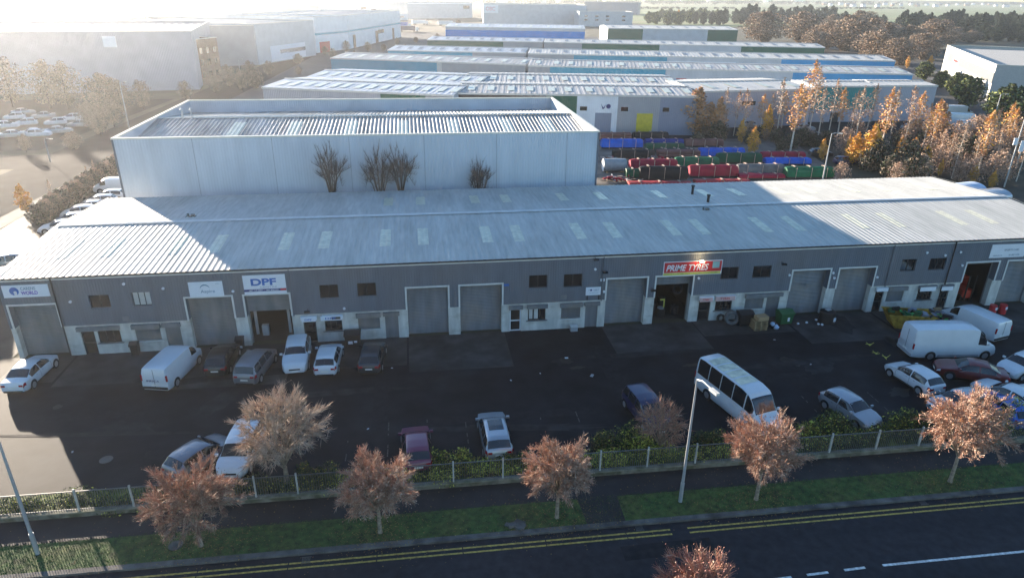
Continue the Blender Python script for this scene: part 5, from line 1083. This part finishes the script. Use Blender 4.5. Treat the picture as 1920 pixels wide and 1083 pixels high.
# distant houses
for i in range(26):
    px = 1540+i*15+rs.uniform(-4,4); c = G(px, 11+rs.uniform(-2,3)); T = thing('distant_house', 'tiny pale house on the skyline at the top right, %s' % nth(i), 'house', (c.x, c.y, 0), rs.uniform(-.5,.5), 'houses on the skyline'); w_ = rs.uniform(9,20)
    MB().box(0, w_, 0, 9, 0, 6).build('wall', signw if i % 3 else brownish, T); MB().prism([(-.4,6),(4.5,9),(9.4,6)], -.3, w_+.3).build('roof', CP['slate'], T)
for i in range(24):
    px = 560+i*40+rs.uniform(-10,10); c = G(px, 6+rs.uniform(-3,3) if px < 1200 else 4); T = thing('distant_shed', 'tiny pale shed on the skyline along the top edge, %s' % nth(i), 'shed', (c.x, c.y, 0), rs.uniform(-.3,.3), 'sheds on the skyline'); w_ = rs.uniform(25,60)
    MB().box(0, w_, 0, 20, 0, 8).build('wall', CP['lgrey'] if i % 2 else CP['white'], T); MB().prism([(-.4,8),(10,11),(20.4,8)], -.3, w_+.3).build('roof', ROOFS[1], T)
# far hedgerows and woods that close the view: individual crowns cannot be told apart
def far_wood(name, px0, px1, row, H, dep, n, seed, pal, size):
    a = G(px0, row); b = G(px1, row); rr = random.Random(seed)
    ks = [(rr.random(), rr.uniform(.55, 1.0), rr.uniform(-1, 1)) for _ in range(150)]
    L_ = (b-a).length
    def fn(r):
        f, h, d = r.choice(ks); p = lerp(a, b, f); w = H*.75
        return (p.x+r.gauss(0, w*.6), p.y+d*dep+r.gauss(0, w*.5), H*h*r.random()**.6), r.uniform(-.4, .4)
    o = leafmesh(name, n, fn, size, [lo[x] for x in pal], [1/(i+1) for i in range(len(pal))], seed); tag(o, None, None, None, 'stuff')
far_wood('far_woodland', 1180, 2050, 9, 13, 25, 12000, 1, ('dgreen','green','brown'), 2.4)
far_wood('far_woodland', 560, 1400, 7, 13, 25, 9000, 2, ('dgreen','brown','grey'), 2.6)
far_wood('far_woodland', -60, 700, 9, 14, 30, 9000, 3, ('dgreen','brown','grey'), 2.6)
far_wood('far_woodland', 900, 2050, 1, 20, 60, 9000, 4, ('dgreen','dgreen','brown'), 5)
far_wood('far_woodland', -60, 1000, -2, 20, 60, 9000, 5, ('dgreen','grey','brown'), 5)
far_wood('hedgerow', 1180, 1700, 17, 4, 4, 5000, 6, ('dgreen','green'), 1.3)
# brick substation on the left
c = G(86, 458); T = thing('substation', 'small pale brick substation with a flat pitched roof at the left edge', 'building', (-44.2, 67.0, 0), .12)
MB().box(-11, 0, 0, 6, 0, 3.2, skip='t').build('wall', mat('pale_brick', (.36,.31,.24), .85, var=.2, vs=3), T)
mb = MB(); mb.ribs(-11.3, .3, -.3, 3.2, 3, 4.1, .5, .03); mb.ribs(-11.3, .3, 6.3, 3.2, 3, 4.1, .5, .03); mb.poly([(0,0,3.2),(0,6,3.2),(0,3,4.05)]); mb.build('roof', mat('dull_roof', (.24,.22,.21), .8), T)
MB().box(-3,-2,-.05,.03,0,2.1).build('door', MT['dark_window_frame'], T)
# storage tanks behind the right end of the roof
for px, py, lab in ((1806,352,'pale blue rounded cover behind the right end of the roof'),(1852,364,'second pale cover at the right end of the roof, nearer the edge')):
    c = G(px, py, 2); T = thing('storage_cover', lab, 'cover', (c.x, c.y, 0), .2)
    mb = MB(); pts = [(1.7*cos(a), 1.9+.7*sin(a)) for a in [pi*i/10 for i in range(11)]]; mb.prism([(-1.7,0)]+[(x,z) for x, z in pts[::-1]]+[(1.7,0)], -2.4, 2.4); mb.build('cover', PS if 'second' in lab else mat('tarp_pale', (.45,.55,.68), .5), T); MB().box(-2.5,2.5,-1.8,1.8,0,.2).build('base', black, T)

# ------------------------------------------------------------------ storage yard: strapped bundles
def tarp(name, c): return mat('tarp_'+name, c, .6, var=.25, vs=.9, bump=.6, bs=1.5, spec=.25)
TP = dict(blue=tarp('blue', (.0,.1,.5)), navy=tarp('navy', (.01,.03,.2)), brown=tarp('brown', (.18,.075,.06)), black=tarp('black', (.008,.009,.011)), green=tarp('green', (.0,.12,.05)), dgreen=tarp('dgreen', (.0,.07,.03)), crimson=tarp('crimson', (.3,.005,.03)), grey=tarp('grey', (.14,.14,.14)), red=tarp('red', (.36,.03,.03)), white=tarp('white', (.6,.6,.58)))
def bundle(label, px0, px1, base, top, col, style='tarp', straps=3):
    a = G(px0, base); b = G(px1, base); L_ = (b-a).length; h = max(.6, hgt(a.x, a.y+.95, top)); ang = math.atan2(b.y-a.y, b.x-a.x)
    h = min(h, 3.0); T = thing('strapped_bundle', label, 'bundle', (a.x, a.y+.95, 0), ang, 'strapped bundles in the storage yard'); m_ = TP[col]; w_ = 1.9
    if style == 'pipes':
        mb = MB(); r = .3; nz = max(2, int(h/.55))
        for i in range(nz):
            for j in range(4): y = -w_/2+.25+j*.46+(.2 if i % 2 else 0); mb.tube((0,y,.5+i*.5),(L_,y,.5+i*.5), r*.95, n=10)
        mb.build('pipes', m_, T, smooth=40); h = .5+nz*.5
    else:
        n_ = 14; prof = []
        for i in range(n_+1):
            t = pi*i/n_; prof.append((-w_/2*cos(t)*(1.0), .35+(h-.35)*(sin(t)**.62)))
        mb = MB(); ns = 16; rr = random.Random(px0); k0 = 0
        for s in range(ns+1):
            f = s/ns; x = L_*f; sag = (.95+.05*cos(f*pi*2*straps)) if style == 'scallop' else 1-.015*rr.random()
            e = .9 if s in (0, ns) else 1
            for y, z in prof: mb.v.append((x+(0 if e == 1 else (.1 if s == 0 else -.1)), y*(.97 if e < 1 else 1), .35+(z-.35)*sag*(e if e < 1 else 1)))
        k = len(prof)
        for s in range(ns):
            for i in range(k-1): mb.f.append((s*k+i, s*k+i+1, (s+1)*k+i+1, (s+1)*k+i)); mb.m.append(0)
        mb.f.append(tuple(range(k))[::-1]); mb.m.append(0); mb.f.append(tuple(range(ns*k, ns*k+k))); mb.m.append(0)
        mb.build('wrapped_load', m_, T, smooth=50)
    MB().box(.2, L_-.2, -w_*.45, w_*.45, .12, .36).build('rack', black, T)
    for i in range(straps):
        x = L_*(i+.6)/(straps+.2); mb = MB(); mb.box(x-.13, x+.13, -w_/2*.3, w_/2*.62, h+.005, h+.07); mb.box(x-.04, x+.04, -w_/2-.07, -w_/2-.03, .1, h+.01); mb.box(x-.04, x+.04, w_/2+.03, w_/2+.07, .1, h+.01); mb.build('timber_bearer', timber, T)
    return T
for a in (('stack of brown pipes beside the corner of the tall warehouse',1112,1185,264,250,'brown','pipes'), ('black bundle with a pale top rail in front of the yellow door',1188,1255,264,247,'black'),
  ('bright blue wrapped bundle by the warehouse corner',1128,1207,280,260,'blue'), ('navy wrapped bundle with a red end',1210,1284,276,260,'navy'), ('green wrapped bundle lying before the navy one',1212,1285,284,268,'dgreen'), ('brown wrapped bundle at the end of the back row',1285,1358,277,260,'brown'),
  ('long black bundle with a white rail near the warehouse',1150,1230,299,280,'black'), ('charcoal bundle behind the brown pipes',1230,1306,290,278,'black'), ('stack of brown pipes in the middle of the storage yard',1236,1314,298,285,'brown','pipes'), ('bright blue scalloped bundle below the golden trees',1312,1398,296,276,'blue','scallop'),
  ('crimson wrapped bundle in the middle left',1182,1272,320,298,'crimson'), ('mid green wrapped bundle in the middle',1267,1350,316,294,'green'), ('dark green wrapped bundle right of the mid green one',1346,1430,308,286,'dgreen'), ('crimson wrapped bundle at the right behind a blue one',1430,1512,300,284,'crimson'), ('blue flat bundle in front of the right crimson one',1436,1523,311,295,'blue'),
  ('short dark green bundle beside the black one',1174,1203,336,316,'dgreen','tarp',1), ('large black wrapped bundle near the roof edge',1200,1292,338,311,'black'), ('crimson wrapped bundle in the front row',1293,1386,334,309,'crimson'), ('slate topped bundle over a red load in the front row',1384,1474,330,307,'grey'), ('red flat load under the slate topped bundle',1386,1474,338,325,'crimson'), ('bright green bundle at the right end of the front row',1475,1566,336,312,'green'),
  ('low red load just behind the roof, left',1180,1300,352,340,'red'), ('low red load just behind the roof, right',1305,1410,350,336,'red')): bundle(*a)
c = G(1130, 322); T = thing('storage_drum', 'white ended grey drum lying near the warehouse corner', 'drum', (c.x, c.y, 0), -.05); MB().tube((0,0,1.1),(3.6,0,1.1),1.0,n=20).build('drum_body', mat('drum_grey', (.3,.33,.34), .5), T, smooth=40); MB().tube((-.03,0,1.1),(-.01,0,1.1),.98,n=20).build('drum_end', signw, T); MB().box(.4,.7,-.9,.9,0,.25).box(2.9,3.2,-.9,.9,0,.25).build('cradle', wood, T)
for i, (px, py) in enumerate(((1150,338),(1170,341),(1140,300),(1225,300),(1330,286))):
    c = G(px, py); mb = MB(); rr = random.Random(i)
    for k in range(26): mb.obox((rr.gauss(0,1.2), rr.gauss(0,.6), rr.uniform(0,.5)), rr.uniform(.2,1.2), rr.uniform(.1,.3), rr.uniform(.08,.25), rr.uniform(0,3), rr.randrange(4))
    tag(mb.build('scrap_pile', [TP['crimson'], black, timber, MT['grey_rubbish']], None, loc=(c.x, c.y, 0)), 'pile of offcuts and timber in the storage yard, '+['nearest the warehouse corner','right of the corner pile','left of the long black bundle','between the black and brown bundles','below the brown end bundle'][i], 'scrap pile', 'offcut piles')

# ------------------------------------------------------------------ haze
hz = MB(); hz.box(-1500, 2600, -40, 3200, -1.1, 34); hz = hz.build('haze', mat('haze_surface', (1,1,1)))
hm = bpy.data.materials.new('haze'); hm.use_nodes = True; n = hm.node_tree.nodes; n.remove(n['Principled BSDF'])
pv = n.new('ShaderNodeVolumePrincipled'); pv.inputs['Color'].default_value = (.93,.94,.96,1); pv.inputs['Density'].default_value = .00022; pv.inputs['Anisotropy'].default_value = .7
hm.node_tree.links.new(pv.outputs[0], n['Material Output'].inputs['Volume']); hz.data.materials[0] = hm; hz['kind'] = 'stuff'
hm.volume_intersection_method = 'FAST' if hasattr(hm, 'volume_intersection_method') else None
